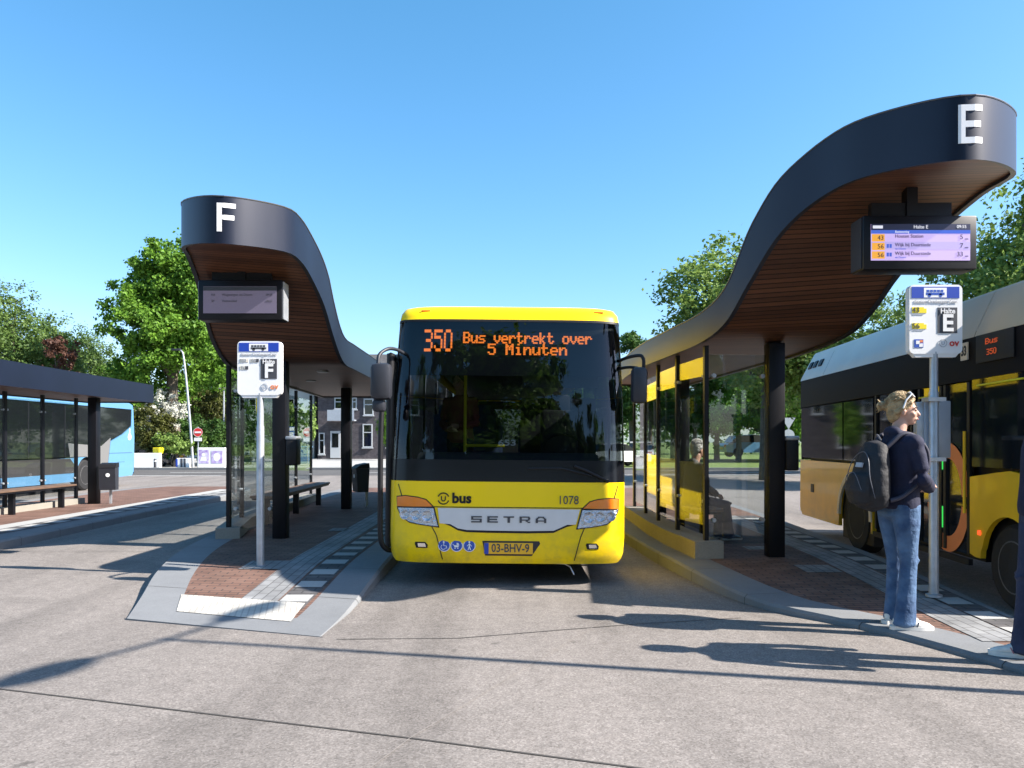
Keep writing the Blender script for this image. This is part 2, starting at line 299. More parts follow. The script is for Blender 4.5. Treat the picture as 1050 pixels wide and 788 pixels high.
# ------------------------------------------------------------------ mesh builder
class B:
    def __init__(s): s.v = []; s.f = []; s.uv = None
    def add(s, vs, fs):
        k = len(s.v); s.v += [tuple(v) for v in vs]; s.f += [tuple(i+k for i in f) for f in fs]; return s
    def box(s, c, d, rot=None, bev=0.0):
        x, y, z = (k/2 for k in d)
        if bev <= 0:
            vs = [Vector((sx*x, sy*y, sz*z)) for sx in (-1, 1) for sy in (-1, 1) for sz in (-1, 1)]
            fs = [(0, 1, 3, 2), (4, 6, 7, 5), (0, 4, 5, 1), (2, 3, 7, 6), (0, 2, 6, 4), (1, 5, 7, 3)]
        else:
            bm = bmesh.new(); bmesh.ops.create_cube(bm, size=1)
            for v in bm.verts: v.co = Vector((v.co.x*d[0], v.co.y*d[1], v.co.z*d[2]))
            bmesh.ops.bevel(bm, geom=bm.edges[:], offset=min(bev, min(d)*.45), segments=2, affect='EDGES', profile=.5)
            bm.verts.index_update(); vs = [v.co.copy() for v in bm.verts]; fs = [[v.index for v in f.verts] for f in bm.faces]; bm.free()
        if rot is not None: vs = [rot @ v for v in vs]
        c = Vector(c); return s.add([v+c for v in vs], fs)
    def tube(s, path, r, n=10, caps=True):
        path = [Vector(p) for p in path]; rs = r if isinstance(r, (list, tuple)) else [r]*len(path)
        vs, fs = [], []; up = None
        for i, p in enumerate(path):
            t = (path[min(i+1, len(path)-1)]-path[max(i-1, 0)]).normalized()
            if up is None: up = Vector((0, 0, 1)) if abs(t.z) < .9 else Vector((1, 0, 0))
            a = t.cross(up).normalized(); b = a.cross(t).normalized(); up = b
            for k in range(n):
                q = 2*math.pi*k/n; vs.append(p+(a*math.cos(q)+b*math.sin(q))*rs[i])
        for i in range(len(path)-1):
            for k in range(n):
                k2 = (k+1) % n; fs.append((i*n+k, i*n+k2, (i+1)*n+k2, (i+1)*n+k))
        if caps: fs += [tuple(range(n))[::-1], tuple((len(path)-1)*n+k for k in range(n))]
        return s.add(vs, fs)
    def lathe(s, prof, c=(0, 0, 0), axis='Z', n=24, caps=True):
        vs, fs = [], []; c = Vector(c)
        for r, h in prof:
            for k in range(n):
                q = 2*math.pi*k/n; a, b = r*math.cos(q), r*math.sin(q)
                vs.append(c+Vector({'Z': (a, b, h), 'Y': (a, h, b), 'X': (h, a, b)}[axis]))
        for i in range(len(prof)-1):
            for k in range(n):
                k2 = (k+1) % n; fs.append((i*n+k, i*n+k2, (i+1)*n+k2, (i+1)*n+k))
        if caps and prof[0][0] > 1e-6 and abs(prof[0][1]-prof[1][1]) > 1e-7: fs.append(tuple(range(n)))
        if caps and prof[-1][0] > 1e-6 and abs(prof[-1][1]-prof[-2][1]) > 1e-7: fs.append(tuple((len(prof)-1)*n+k for k in range(n)))
        return s.add(vs, fs)
    def prism(s, pts, vec):
        n = len(pts); v = Vector(vec); pts = [Vector(p) for p in pts]
        fs = [tuple(range(n)), tuple(range(2*n-1, n-1, -1))]+[(i, (i+1) % n, n+(i+1) % n, n+i) for i in range(n)]
        return s.add(pts+[p+v for p in pts], fs)
    def grid(s, rows):
        m = len(rows[0]); vs = [p for r in rows for p in r]
        return s.add(vs, [(i*m+j, i*m+j+1, (i+1)*m+j+1, (i+1)*m+j) for i in range(len(rows)-1) for j in range(m-1)])
    def loft(s, rings, n=16, closed=True):
        """rings: (centre, ax, ay[, rot matrix]); ellipses joined and capped to a closed skin"""
        vs, fs = [], []
        cs = [Vector(r[0]) for r in rings]
        for i, r in enumerate(rings):
            t = (cs[min(i+1, len(cs)-1)]-cs[max(i-1, 0)]).normalized()
            q = Vector((0, 0, 1)).rotation_difference(t) if t.z > -.99 else Matrix.Rotation(math.pi, 3, 'X').to_quaternion()
            for k in range(n):
                a = 2*math.pi*k/n; v = Vector((r[1]*math.cos(a), r[2]*math.sin(a), 0)); vs.append(cs[i]+q @ v)
        m = len(rings)
        for i in range(m-1):
            for k in range(n):
                k2 = (k+1) % n; fs.append((i*n+k, i*n+k2, (i+1)*n+k2, (i+1)*n+k))
        d0 = (cs[0]-cs[1]).normalized()*min(rings[0][1], rings[0][2])*.6; d1 = (cs[-1]-cs[-2]).normalized()*min(rings[-1][1], rings[-1][2])*.6
        vs += [cs[0]+d0, cs[-1]+d1]
        fs += [(m*n, (k+1) % n, k) for k in range(n)]+[(m*n+1, (m-1)*n+k, (m-1)*n+(k+1) % n) for k in range(n)]
        return s.add(vs, fs)
    def ball(s, c, r, n=14, rot=None):
        c = Vector(c); r = r if isinstance(r, (list, tuple)) else (r, r, r); vs, fs = [], []; m = n//2
        for i in range(1, m):
            th = math.pi*i/m
            for k in range(n):
                ph = 2*math.pi*k/n; v = Vector((r[0]*math.sin(th)*math.cos(ph), r[1]*math.sin(th)*math.sin(ph), r[2]*math.cos(th)))
                vs.append(c+(rot @ v if rot is not None else v))
        tz = Vector((0, 0, r[2])); tz = rot @ tz if rot is not None else tz
        vs += [c+tz, c-tz]
        for i in range(m-2):
            for k in range(n):
                k2 = (k+1) % n; fs.append((i*n+k, (i+1)*n+k, (i+1)*n+k2, i*n+k2))
        e = (m-1)*n; fs += [(e, k, (k+1) % n) for k in range(n)]+[(e+1, (m-2)*n+(k+1) % n, (m-2)*n+k) for k in range(n)]
        return s.add(vs, fs)
    def mesh(s, name, m=None, smooth=None):
        me = bpy.data.meshes.new(name); me.from_pydata(s.v, [], s.f); me.update()
        bm = bmesh.new(); bm.from_mesh(me)
        big = [f for f in bm.faces if len(f.verts) > 4]
        if big: bmesh.ops.triangulate(bm, faces=big, ngon_method='EAR_CLIP')
        bmesh.ops.recalc_face_normals(bm, faces=bm.faces[:])
        bm.to_mesh(me); bm.free()
        if m: me.materials.append(m)
        if smooth is not None:
            me.polygons.foreach_set('use_smooth', [True]*len(me.polygons)); me.set_sharp_from_angle(angle=R(smooth))
        return me

def link(name, me, parent=None, loc=None, rot=None):
    o = bpy.data.objects.new(name, me); col.objects.link(o)
    if parent: o.parent = parent
    if loc is not None: o.location = loc
    if rot is not None: o.rotation_euler = rot
    return o
def part(name, b, m, parent=None, smooth=None, loc=None, rot=None):
    return link(name, b.mesh(name, M[m] if isinstance(m, str) else m, smooth), parent, loc, rot)
def thing(name, label, cat, loc=(0, 0, 0), rz=0.0, group=None):
    o = bpy.data.objects.new(name, None); col.objects.link(o); o.empty_display_size = .2
    o.location = loc; o.rotation_euler = (0, 0, rz); tag(o, label, cat, group); return o
def tag(o, label, cat, group=None):
    o['label'] = label; o['category'] = cat
    if group: o['group'] = group
    return o
def struct(name, b, m, smooth=None):
    o = part(name, b, m, None, smooth); o['kind'] = 'structure'; return o
def copy_tree(root, loc, rz=None, scale=None, label=None):
    r = root.copy(); col.objects.link(r); r.location = loc
    if rz is not None: r.rotation_euler = (0, 0, rz)
    if scale is not None: r.scale = scale if isinstance(scale, tuple) else (scale,)*3
    if label: r['label'] = label
    for ch in list(root.children):
        c = ch.copy(); col.objects.link(c); c.parent = r
        for g in ch.children:
            d = g.copy(); col.objects.link(d); d.parent = c
    return r
def text(name, s, size, m, parent=None, loc=(0, 0, 0), rot=(R(90), 0, 0), bold=0.0, ext=.0015, sx=1.0, align='CENTER'):
    cu = bpy.data.curves.new('t', 'FONT'); cu.body = s; cu.size = size; cu.extrude = ext; cu.offset = bold*size
    cu.align_x = align; cu.align_y = 'CENTER'; cu.resolution_u = 3
    o = bpy.data.objects.new('t', cu); me = bpy.data.meshes.new_from_object(o)
    for v in me.vertices: v.co.x *= sx
    me.name = name; me.materials.clear(); me.materials.append(M[m])
    bpy.data.objects.remove(o)
    return link(name, me, parent, loc, rot)
def catmull(pts, per=10):
    pts = [Vector(p) for p in pts]; out = []
    e = [pts[0]*2-pts[1]]+pts+[pts[-1]*2-pts[-2]]
    for i in range(1, len(e)-2):
        p0, p1, p2, p3 = e[i-1], e[i], e[i+1], e[i+2]
        for k in range(per):
            t = k/per
            out.append(.5*((2*p1)+(p2-p0)*t+(2*p0-5*p1+4*p2-p3)*t*t+(3*p1-p0-3*p2+p3)*t**3))
    out.append(pts[-1]); return out
def resample(poly, n):
    L = [0]
    for a, b in zip(poly, poly[1:]): L.append(L[-1]+(b-a).length)
    out, j = [], 0
    for i in range(n):
        d = L[-1]*i/(n-1)
        while j < len(L)-2 and L[j+1] < d: j += 1
        t = (d-L[j])/max(1e-9, L[j+1]-L[j]); out.append(poly[j].lerp(poly[j+1], min(1, max(0, t))))
    return out
def interp(tab, x):
    if x <= tab[0][0]: return tab[0][1]
    for (a, p), (b, q) in zip(tab, tab[1:]):
        if x <= b: return p+(q-p)*(x-a)/(b-a)
    return tab[-1][1]
def sstep(a, b, x):
    t = min(1, max(0, (x-a)/(b-a))); return t*t*(3-2*t)

# ------------------------------------------------------------------ ground, roads, islands
def sheet(name, x0, x1, y0, y1, z, m):
    return struct(name, B().add([(x0, y0, z), (x1, y0, z), (x1, y1, z), (x0, y1, z)], [(0, 1, 2, 3)]), m)
sheet('ground', -700, 700, -300, 1200, -.012, 'grass')
sheet('bus_station_road', -90, 90, -60, 34, 0, 'road')
sheet('street', -200, 200, 34, 40.5, .004, 'asphalt')
sheet('forecourt', -70, -1.5, 42.5, 84, .004, 'pale_slab')
b = B()
for k in range(14): b.box((-60+k*9, 37.2, .010), (3, .14, .002))
struct('lane_marking', b, 'white_paint')
struct('edge_marking', B().box((-17.2, 33.6, .008), (9, .18, .002)).box((14, 34.4, .010), (18, .18, .002)), 'white_paint')
struct('street_kerb', B().box((-35, 40.7, .05), (66, .35, .14)).box((46, 40.7, .05), (88, .35, .14)), 'kerb_rim')
struct('verge', B().box((-37, 41.7, .03), (70, 1.6, .08)), 'soil')
# joints between the cast road slabs
def joint(pts, wd, m, z):
    pts = [Vector(p) for p in pts]; bb = B(); L, Rr = [], []
    for i, p in enumerate(pts):
        t = (pts[min(i+1, len(pts)-1)]-pts[max(0, i-1)]).normalized(); n = Vector((-t.y, t.x, 0))*wd/2
        L.append(Vector((p.x, p.y, z))+n); Rr.append(Vector((p.x, p.y, z))-n)
    bb.grid([L, Rr]); return struct('road_joint', bb, m)
joint([G(-260, 676), G(0, 707), G(425, 758), G(660, 789), G(900, 830)], .014, 'joint', .004)
joint([G(300, 835), G(380, 788), G(420, 758), G(530, 690), G(600, 648), G(625, 634)], .006, 'joint_pale', .005)
joint([G(345, 656), G(470, 655), G(645, 641), G(760, 634)], .012, 'joint', .004)
joint([G(-60, 566), G(30, 566), G(200, 566)], .02, 'joint_pale', .004)

def island(name, left, right, zf, kw_l, kw_r, front_band, n=70):
    L = resample(catmull([(x, y, 0) for x, y in left], 12), n); Rr = resample(catmull([(x, y, 0) for x, y in right], 12), n)
    def z(p): return zf(p.y)
    kb, pv = B(), B()
    li, ri, lo, ro = [], [], [], []
    for i in range(n):
        d = (Rr[i]-L[i]).normalized()
        lo.append(L[i]); ro.append(Rr[i]); li.append(L[i]+d*kw_l); ri.append(Rr[i]-d*kw_r)
    def up(p, dz=0): return Vector((p.x, p.y, zf(p.y)+dz))
    def wall(side, inn):   # kerb face with a worn nosing
        rows = [[Vector((p.x, p.y, -.01)) for p in side], [up(p, -.025) for p in side]]
        rows.append([up(p+(q-p).normalized()*.025) for p, q in zip(side, inn)]); rows.append([up(q) for q in inn])
        return rows
    kb.grid(wall(lo, li)); kb.grid(wall(ro, ri))
    jb = B()
    for side, inn in ((lo, li), (ro, ri)):
        acc = 0.0
        for i in range(1, n):
            acc += (side[i]-side[i-1]).length
            if acc > .98:
                acc = 0.0; t_ = (side[i]-side[i-1]).normalized()*.004; o_ = (side[i]-inn[i]).normalized()
                pr = [Vector((side[i].x, side[i].y, 0))+o_*.002, up(side[i]+o_*.002, -.024), up(side[i]-o_*.024, .0025), up(inn[i], .0025)]
                jb.grid([[p-t_ for p in pr], [p+t_ for p in pr]])
    struct('kerb_joint', jb, 'joint')
    # front and rear closing faces and the front kerb band
    fi = max(1, next(i for i in range(n) if (lo[i]-lo[0]).length > front_band))
    kb.grid([[up(p) for p in (li[0], ri[0])], [up(p) for p in (li[fi], ri[fi])]])
    for i in (0, n-1):
        kb.grid([[Vector((p.x, p.y, -.01)) for p in (lo[i], ro[i])], [up(p) for p in (lo[i], ro[i])]])
    for a, c in ((lo, li), (ro, ri)):
        pass
    pv.grid([[up(q.lerp(r, k/6)) for k in range(7)] for q, r in zip(li[fi:], ri[fi:])])
    struct(name+'_kerb', kb, 'kerb', 30); struct(name+'_pavement', pv, 'brick_pave')
    return lo, ro, li, ri, up
zF = lambda y: .005+.145*sstep(6.0, 9.2, y)
zE = lambda y: .045+.105*sstep(5.6, 9.4, y)
zG = lambda y: .13
FL = island('platform_f', [(-3.26, 6.48), (-3.5, 7.25), (-3.83, 8.3), (-4.2, 9.9), (-4.42, 11.5), (-4.75, 14), (-4.95, 18), (-4.9, 22.5)],
            [(-1.45, 5.9), (-1.42, 6.7), (-1.42, 8.1), (-1.42, 9.9), (-1.42, 11.5), (-1.42, 14), (-1.42, 18), (-1.6, 22.5)], zF, .46, .40, .34)
EL = island('platform_e', [(4.0, 2.9), (3.72, 3.7), (3.3, 4.96), (2.83, 6.08), (2.2, 7.0), (1.87, 8.7), (1.72, 10.5), (1.68, 12.5), (1.75, 15), (1.95, 19), (2.2, 22.5)],
            [(4.45, 2.95), (4.30, 3.7), (4.17, 4.96), (4.15, 6.08), (4.20, 7.0), (4.32, 8.7), (4.45, 10.5), (4.6, 12.5), (4.75, 15), (4.8, 19), (4.7, 22.5)], zE, .42, .22, .3)
GL = island('platform_g', [(-11.3, 6), (-11.3, 10), (-11.3, 14), (-11.3, 18), (-11.2, 22), (-10.8, 23.5)],
            [(-7.0, 6), (-7.05, 10), (-7.2, 14), (-7.3, 18), (-7.5, 22), (-8.2, 23.5)], zG, .3, .5, .3)

def slab_rows(name, rects, zf, m, dz=.004):
    bb = B()
    for (x0, y0, x1, y1, *sk) in rects:
        s0, s1 = (sk+[0, 0])[:2]
        k = max(1, int((y1-y0)/.4)); rows = []
        for i in range(k+1):
            y = y0+(y1-y0)*i/k; rows.append([Vector((x0+s0*i/k, y, zf(y)+dz)), Vector((x1+s1*i/k, y, zf(y)+dz))])
        bb.grid(rows)
    return struct(name, bb, m)
# platform F: tactile field, guide band, block marking
tac = [G(186, 614, .02), G(313, 621, .02), G(298, 638, .01), G(181, 629, .01)]
M['tactile'] = brick_mat('tactile', (.46, .44, .39), (.52, .50, .45), (.35, .33, .30), .05, .05, rot=R(-14), msize=.12, offset=0)
def conform(name, poly, zf, m, dz, n=8):
    a, b_, c, d = [Vector(p) for p in poly]; rows = []
    for i in range(n+1):
        l, r = a.lerp(d, i/n), b_.lerp(c, i/n); row = []
        for k in range(n+1):
            p = l.lerp(r, k/n); row.append(Vector((p.x, p.y, zf(p.y)+dz)))
        rows.append(row)
    return struct(name, B().grid(rows), m)
conform('tactile_paving', tac, zF, 'tactile', .006)
slab_rows('guide_paving', [(-2.50, 6.95, -2.14, 16, -.10, -.10), (-2.95, 8.3, -2.52, 8.75), (-2.78, 11.6, -2.52, 12.0)], zF, 'paver', .005)
slab_rows('block_strip', [(-2.13, 6.75, -1.84, 18)], zF, 'dark_paver', .004)
slab_rows('block_marking', [(-2.12, 7.0+.52*k, -1.86, 7.24+.52*k) for k in range(20)], zF, 'pale_slab', .008)
# platform E
slab_rows('guide_paving', [(3.42, 5.6, 3.76, 14, .30, .30), (3.10, 8.1, 3.48, 8.5), (2.95, 9.6, 3.4, 9.9)], zE, 'paver', .005)
slab_rows('block_strip', [(3.78, 5.6, 4.04, 14, .30, .36)], zE, 'dark_paver', .004)
slab_rows('block_marking', [(3.79+.018*k, 5.75+.5*k, 4.01+.021*k, 6.0+.5*k) for k in range(16)], zE, 'pale_slab', .008)
# platform G
slab_rows('guide_paving', [(-8.35, 7, -7.98, 22)], zG, 'pale_slab', .005)
slab_rows('block_marking', [(-7.92, 8+.62*k, -7.60, 8.34+.62*k) for k in range(22)], zG, 'pale_slab', .008)
slab_rows('block_strip', [(-7.96, 7, -7.56, 22)], zG, 'dark_paver', .004)

# ------------------------------------------------------------------ bus shelters with the curling roofs
def canopy(root, left, right, tip, th_rear, th_head, slat_n=150, letter=None):
    """left/right: edge points (x, y, underside z) from the rear to the head; tip: nose of the head"""
    nl = 90
    Lc = resample(catmull(left+[tip], 14), nl); Rc = resample(catmull(right+[tip], 14), nl)
    # round the nose: one spline through both ends
    full = resample(catmull(left+[tip]+right[::-1], 16), 2*nl-1)
    k = min(range(len(full)), key=lambda i: (full[i]-Vector(tip)).length)
    Lc = resample(full[:k+1], nl); Rc = resample(full[k:][::-1], nl)
    ymin, ymax = tip[1], left[0][1]
    zlo, zhi = min(p[2] for p in left), tip[2]
    def th(p):   # the band keeps its width measured square to the slope
        q = (p.z-zlo)/(zhi-zlo); return th_rear+(th_head-th_rear)*sstep(0, .9, q)+.11*max(0, 1-abs(q-.5)*2.1)**1.2
    bot = Lc+Rc[::-1][1:]
    top = [p+Vector((0, 0, th(p))) for p in bot]
    cen = [(a+b_)/2 for a, b_ in zip(Lc, Rc)]
    cc = cen+cen[::-1][1:]
    fb = B().grid([bot, top])
    fas = part('fascia', fb, 'fascia', root, 60)
    # rear end, roof cover, and the lip under the fascia
    rb = B(); tl, tr = top[:nl], top[nl-1:][::-1]
    dn = Vector((0, 0, -.03))
    rb.grid([[p+dn for p in tl], [(a+b_)/2+dn for a, b_ in zip(tl, tr)], [p+dn for p in tr]])
    rb.grid([[bot[0], bot[-1]], [top[0], top[-1]]])
    inn = [p+(c-p).normalized()*min(.05, (c-p).length*.5) for p, c in zip(bot, cc)]
    rb.grid([bot, inn]); rb.grid([inn, [p+Vector((0, 0, .05)) for p in inn]])
    part('roof_cover', rb, 'dark_grey', root)
    tb = B().tube([p+Vector((0, 0, .004)) for p in top], .008, 6); part('edge_trim', tb, 'trim', root)
    # timber soffit with metre UVs
    up = Vector((0, 0, .03))
    Li = [p+up for p in inn[:nl]]; Ri = [p+up for p in inn[nl-1:][::-1]]
    sb = B(); m = 7; rows = [[a.lerp(b_, j/(m-1)) for j in range(m)] for a, b_ in zip(Li, Ri)]
    sb.grid(rows); me = sb.mesh('soffit', M['slat'], 60)
    V = [0]
    for i in range(1, nl): V.append(V[-1]+(rows[i][m//2]-rows[i-1][m//2]).length)
    uvl = me.uv_layers.new(name='UVMap')
    for lo in me.loops:
        i, j = divmod(lo.vertex_index, m); uvl.data[lo.index].uv = (rows[i][j].x-root.location.x, V[i])
    link('soffit', me, root)
    if letter:
        s_at, bars, size, zoff = letter
        # arc length along the fascia, measured from the nose towards the right edge
        base = nl-1; S = {base: 0.0}
        for i in range(base+1, len(bot)): S[i] = S[i-1]+(bot[i].xy-bot[i-1].xy).length
        for i in range(base-1, -1, -1): S[i] = S[i+1]-(bot[i].xy-bot[i+1].xy).length
        def at(s):
            i = max(j for j in S if S[j] <= s); t = (s-S[i])/(S[i+1]-S[i]); p = bot[i].lerp(bot[i+1], t); q = top[i].lerp(top[i+1], t)
            d = (bot[i+1]-bot[i]); d.z = 0; d.normalize(); nrm = Vector((d.y, -d.x, 0)); return p, q, nrm
        # +s runs left to right on the face seen from the road
        lb = B()
        for (a0, a1, h0, h1) in bars:
            rows_o, rows_i = [], []
            for h in (h0, h1):
                ro, ri = [], []
                for kk in range(9):
                    s = s_at+size*(a0+(a1-a0)*kk/8); p, q, nrm = at(s)
                    zc = (p.z+q.z)/2+zoff+(h-.5)*size
                    ro.append(Vector((p.x, p.y, zc))+nrm*.004); ri.append(Vector((p.x, p.y, zc))-nrm*.01)
                rows_o.append(ro); rows_i.append(ri)
            lb.grid(rows_o); lb.grid([rows_o[0], rows_i[0]]); lb.grid([rows_o[1], rows_i[1]])
            lb.grid([[rows_o[0][0], rows_i[0][0]], [rows_o[1][0], rows_i[1][0]]]); lb.grid([[rows_o[0][-1], rows_i[0][-1]], [rows_o[1][-1], rows_i[1][-1]]])
        part('letter', lb, 'letter_white', fas)
    return Lc, Rc

BAR = .17
E_BARS = [(-.32, -.32+BAR, 0, 1), (-.32+BAR, .32, 0, BAR*.95), (-.32+BAR, .27, .42, .42+BAR*.95), (-.32+BAR, .32, 1-BAR*.95, 1)]
F_BARS = [(-.32, -.32+BAR, 0, 1), (-.32+BAR, .27, .42, .42+BAR*.95), (-.32+BAR, .32, 1-BAR*.95, 1)]

def shelter_wall(root, line, zb, zt, plinth=True, side=1, front_to=None, pl_w=.30, posts=True):
    """glass wall standing on a low plinth along a line of posts"""
    line = [Vector((x, y, 0)) for x, y in line]
    for i, p in enumerate(line):
        part('post', B().box((p.x, p.y, (zb+zt)/2), (.05, .075, zt-zb)), 'black_metal', root)
    for a, b_ in zip(line, line[1:]):
        d = (b_-a).normalized(); g = B()
        a2, b2 = a+d*.05, b_-d*.05; nrm = Vector((d.y, -d.x, 0))*.005
        g.prism([a2-nrm+Vector((0, 0, zb+.10)), b2-nrm+Vector((0, 0, zb+.10)), b2-nrm+Vector((0, 0, zt-.12)), a2-nrm+Vector((0, 0, zt-.12))], nrm*2)
        gp = part('glass_pane', g, 'shelter_glass', root)
        for q in (a+d*.06, b_-d*.06):
            for zz in (zb+.45, zt-.35): part('clamp', B().tube([q-nrm*5+Vector((0, 0, zz)), q+nrm*5+Vector((0, 0, zz))], .020, 8), 'steel', gp)
    if plinth:
        ext = [line[0]+(line[0]-line[1]).normalized()*.12]+line+[line[-1]+(line[-1]-line[-2]).normalized()*.12]
        rows = [[], [], [], []]
        for i, p in enumerate(ext):
            t = (ext[min(i+1, len(ext)-1)]-ext[max(0, i-1)]).normalized(); n_ = Vector((t.y, -t.x, 0))*pl_w/2
            for r, (s, z) in zip(rows, ((1, .10), (1, zb), (-1, zb), (-1, .10))): r.append(Vector((p.x, p.y, z))+n_*s)
        pb = B().grid(rows)
        for i in (0, -1): pb.add([r[i] for r in rows], [(0, 1, 2, 3)])
        part('plinth', pb, 'plinth', root)

def pillar(root, x, y, z0, z1, sx=.19, sy=.19):
    part('pillar', B().box((x, y, (z0+z1)/2), (sx, sy, z1-z0), bev=.012), 'black_metal', root, 30)
def glass_screen(root, a, b_, zb, zt):
    a, b_ = Vector((*a, 0)), Vector((*b_, 0)); d = (b_-a).normalized(); nrm = Vector((d.y, -d.x, 0))*.005
    g = B().prism([a-nrm+Vector((0, 0, zb)), b_-nrm+Vector((0, 0, zb)), b_-nrm+Vector((0, 0, zt)), a-nrm+Vector((0, 0, zt))], nrm*2)
    gp = part('glass_pane', g, 'shelter_glass', root)
    for q in (a+d*.05, b_-d*.05):
        for zz in (zb+.28, zt-.25): part('clamp', B().tube([q-nrm*6+Vector((0, 0, zz)), q+nrm*6+Vector((0, 0, zz))], .026, 8), 'steel', gp)
def downlights(root, pts):
    for x, y, z in pts: part('downlight', B().lathe([(.001, -.012), (.075, -.012), (.09, 0), (.09, .03)], (x, y, z), 'Z', 18), 'steel', root)

SH = 'bus shelters with curling roofs'
# ---- shelter E
rE = thing('bus_shelter', 'dark curling shelter roof with a white letter E on its raised nose', 'bus shelter', (0, 0, 0), group=SH)
E_left = [(2.05, 15.2, 2.60), (1.93, 13, 2.60), (1.92, 11.3, 2.60), (2.02, 9.9, 2.60), (2.18, 8.9, 2.645), (2.33, 8.42, 2.80), (2.46, 8.05, 3.14), (2.64, 7.62, 3.55), (2.88, 7.2, 3.78), (3.13, 6.7, 3.82)]
E_right = [(3.42, 15.2, 2.58), (3.50, 13, 2.58), (3.60, 11.3, 2.59), (3.70, 9.9, 2.60), (3.84, 8.8, 2.70), (3.97, 8.42, 2.93), (4.09, 8.1, 3.25), (4.30, 7.65, 3.62), (4.42, 7.2, 3.81), (4.42, 6.75, 3.85)]
canopy(rE, E_left, E_right, (3.66, 6.13, 3.745), .335, .51, letter=(-.03, E_BARS, .31, .03))
pillar(rE, 3.10, 9.1, .14, 2.66); pillar(rE, 3.02, 13.6, .14, 2.60)
wallE = [(2.27, 9.02), (2.17, 10.1), (2.14, 11.27), (2.16, 12.45), (2.18, 13.7)]
shelter_wall(rE, wallE, .345, 2.62, pl_w=.34)
glass_screen(rE, (2.31, 9.02), (3.0, 9.1), .30, 2.52)
# ---- shelter F
rF = thing('bus_shelter', 'dark curling shelter roof with a white letter F on its raised nose', 'bus shelter', (0, 0, 0), group=SH)
F_left = [(-4.6, 18.6, 2.56), (-4.45, 16, 2.56), (-4.32, 13.5, 2.56), (-4.12, 11.5, 2.56), (-4.07, 10.85, 2.62), (-4.10, 10.5, 2.86), (-4.08, 10.2, 3.14), (-3.99, 9.7, 3.52), (-3.89, 9.2, 3.70), (-3.74, 8.75, 3.72)]
F_right = [(-2.55, 18.6, 2.56), (-2.42, 16, 2.56), (-2.38, 13.5, 2.57), (-2.36, 11.6, 2.58), (-2.38, 10.9, 2.62), (-2.42, 10.5, 2.90), (-2.45, 10.1, 3.26), (-2.49, 9.7, 3.50), (-2.53, 9.25, 3.66), (-2.64, 8.85, 3.69)]
canopy(rF, F_left, F_right, (-3.16, 8.32, 3.64), .36, .51, letter=(.02, F_BARS, .31, .03))
pillar(rF, -3.24, 10.8, .14, 2.62); pillar(rF, -3.33, 15.5, .14, 2.58)
wallF = [(-3.97, 10.8), (-4.28, 12.2), (-4.40, 13.5), (-4.47, 14.8), (-4.50, 16.05), (-4.62, 17.7)]
shelter_wall(rF, wallF, .30, 2.56, pl_w=.32)
glass_screen(rF, (-3.92, 10.8), (-3.34, 10.8), .28, 2.46)
downlights(rF, [(-2.95, 12.0, 2.585), (-3.6, 13.8, 2.585)])
# ---- shelter G (its raised head is outside the photograph)
rG = thing('bus_shelter', 'low flat dark shelter roof over a glass wall in front of the light blue bus', 'bus shelter', (0, 0, 0), group=SH)
def flat_roof(root):
    zb, t = 2.45, .44; x0, x1, y0, y1 = -10.5, -8.62, 9.0, 19.0
    out = [(x0, y0), (x1+.15, y0), (x1, 12.9), (-8.84, y1), (x0, y1)]
    part('fascia', B().grid([[Vector((x, y, zb)) for x, y in out+out[:1]], [Vector((x, y, zb+t)) for x, y in out+out[:1]]]), 'fascia', root)
    part('roof_cover', B().add([(x, y, zb+t-.02) for x, y in out], [(0, 1, 2, 3, 4)]), 'dark_grey', root)
    bb = B(); m = 2; rows = [[Vector((x0, y, zb+.03)), Vector((interp([(y0, x1+.15), (12.9, x1), (y1, -8.84)], y), y, zb+.03))] for y in (y0, 12.9, y1)]
    bb.grid(rows); me = bb.mesh('soffit', M['slat']); uvl = me.uv_layers.new(name='UVMap')
    for lo in me.loops: v = me.vertices[lo.vertex_index].co; uvl.data[lo.index].uv = (v.x, v.y)
    link('soffit', me, root)
flat_roof(rG)
pillar(rG, -9.22, 17.0, .12, 2.47); pillar(rG, -9.15, 11.0, .12, 2.47)
shelter_wall(rG, [(-9.62, 17.0), (-9.66, 15.85), (-9.68, 14.7), (-9.70, 13.55), (-9.70, 12.4), (-9.70, 11.2)], .25, 2.46, pl_w=.26)

# ---- benches
def bench(label, x0, y0, x1, y1, zg, wd=.42):
    a, c = Vector((x0, y0, 0)), Vector((x1, y1, 0)); L = (c-a).length; ang = math.atan2(c.y-a.y, c.x-a.x); mid = (a+c)/2
    t = thing('bench', label, 'bench', (mid.x, mid.y, zg), ang, 'benches in the shelters')
    bb = B()
    for k in range(4): bb.box((0, -wd/2+.055+k*(wd/4), .46), (L, wd/4-.012, .035), bev=.006)
    part('seat', bb, 'wood_bench', t)
    part('seat_rail', B().box((0, 0, .425), (L-.04, wd-.06, .03)), 'black_metal', t)
    for s in (-1, 1):
        part('leg', B().box((s*(L/2-.22), 0, .205), (.07, .10, .41)), 'black_metal', t)
    if L > 2.6: part('leg', B().box((0, 0, .205), (.07, .10, .41)), 'black_metal', t)
bench('slatted bench along the glass wall under the F roof', -3.98, 12.3, -4.12, 16.6, .15)
bench('slatted bench along the glass wall of the low flat shelter', -9.35, 12.6, -9.35, 16.2, .13)
bench('slatted bench behind the curved glass wall under the E roof', 2.52, 9.9, 2.50, 13.0, .15)

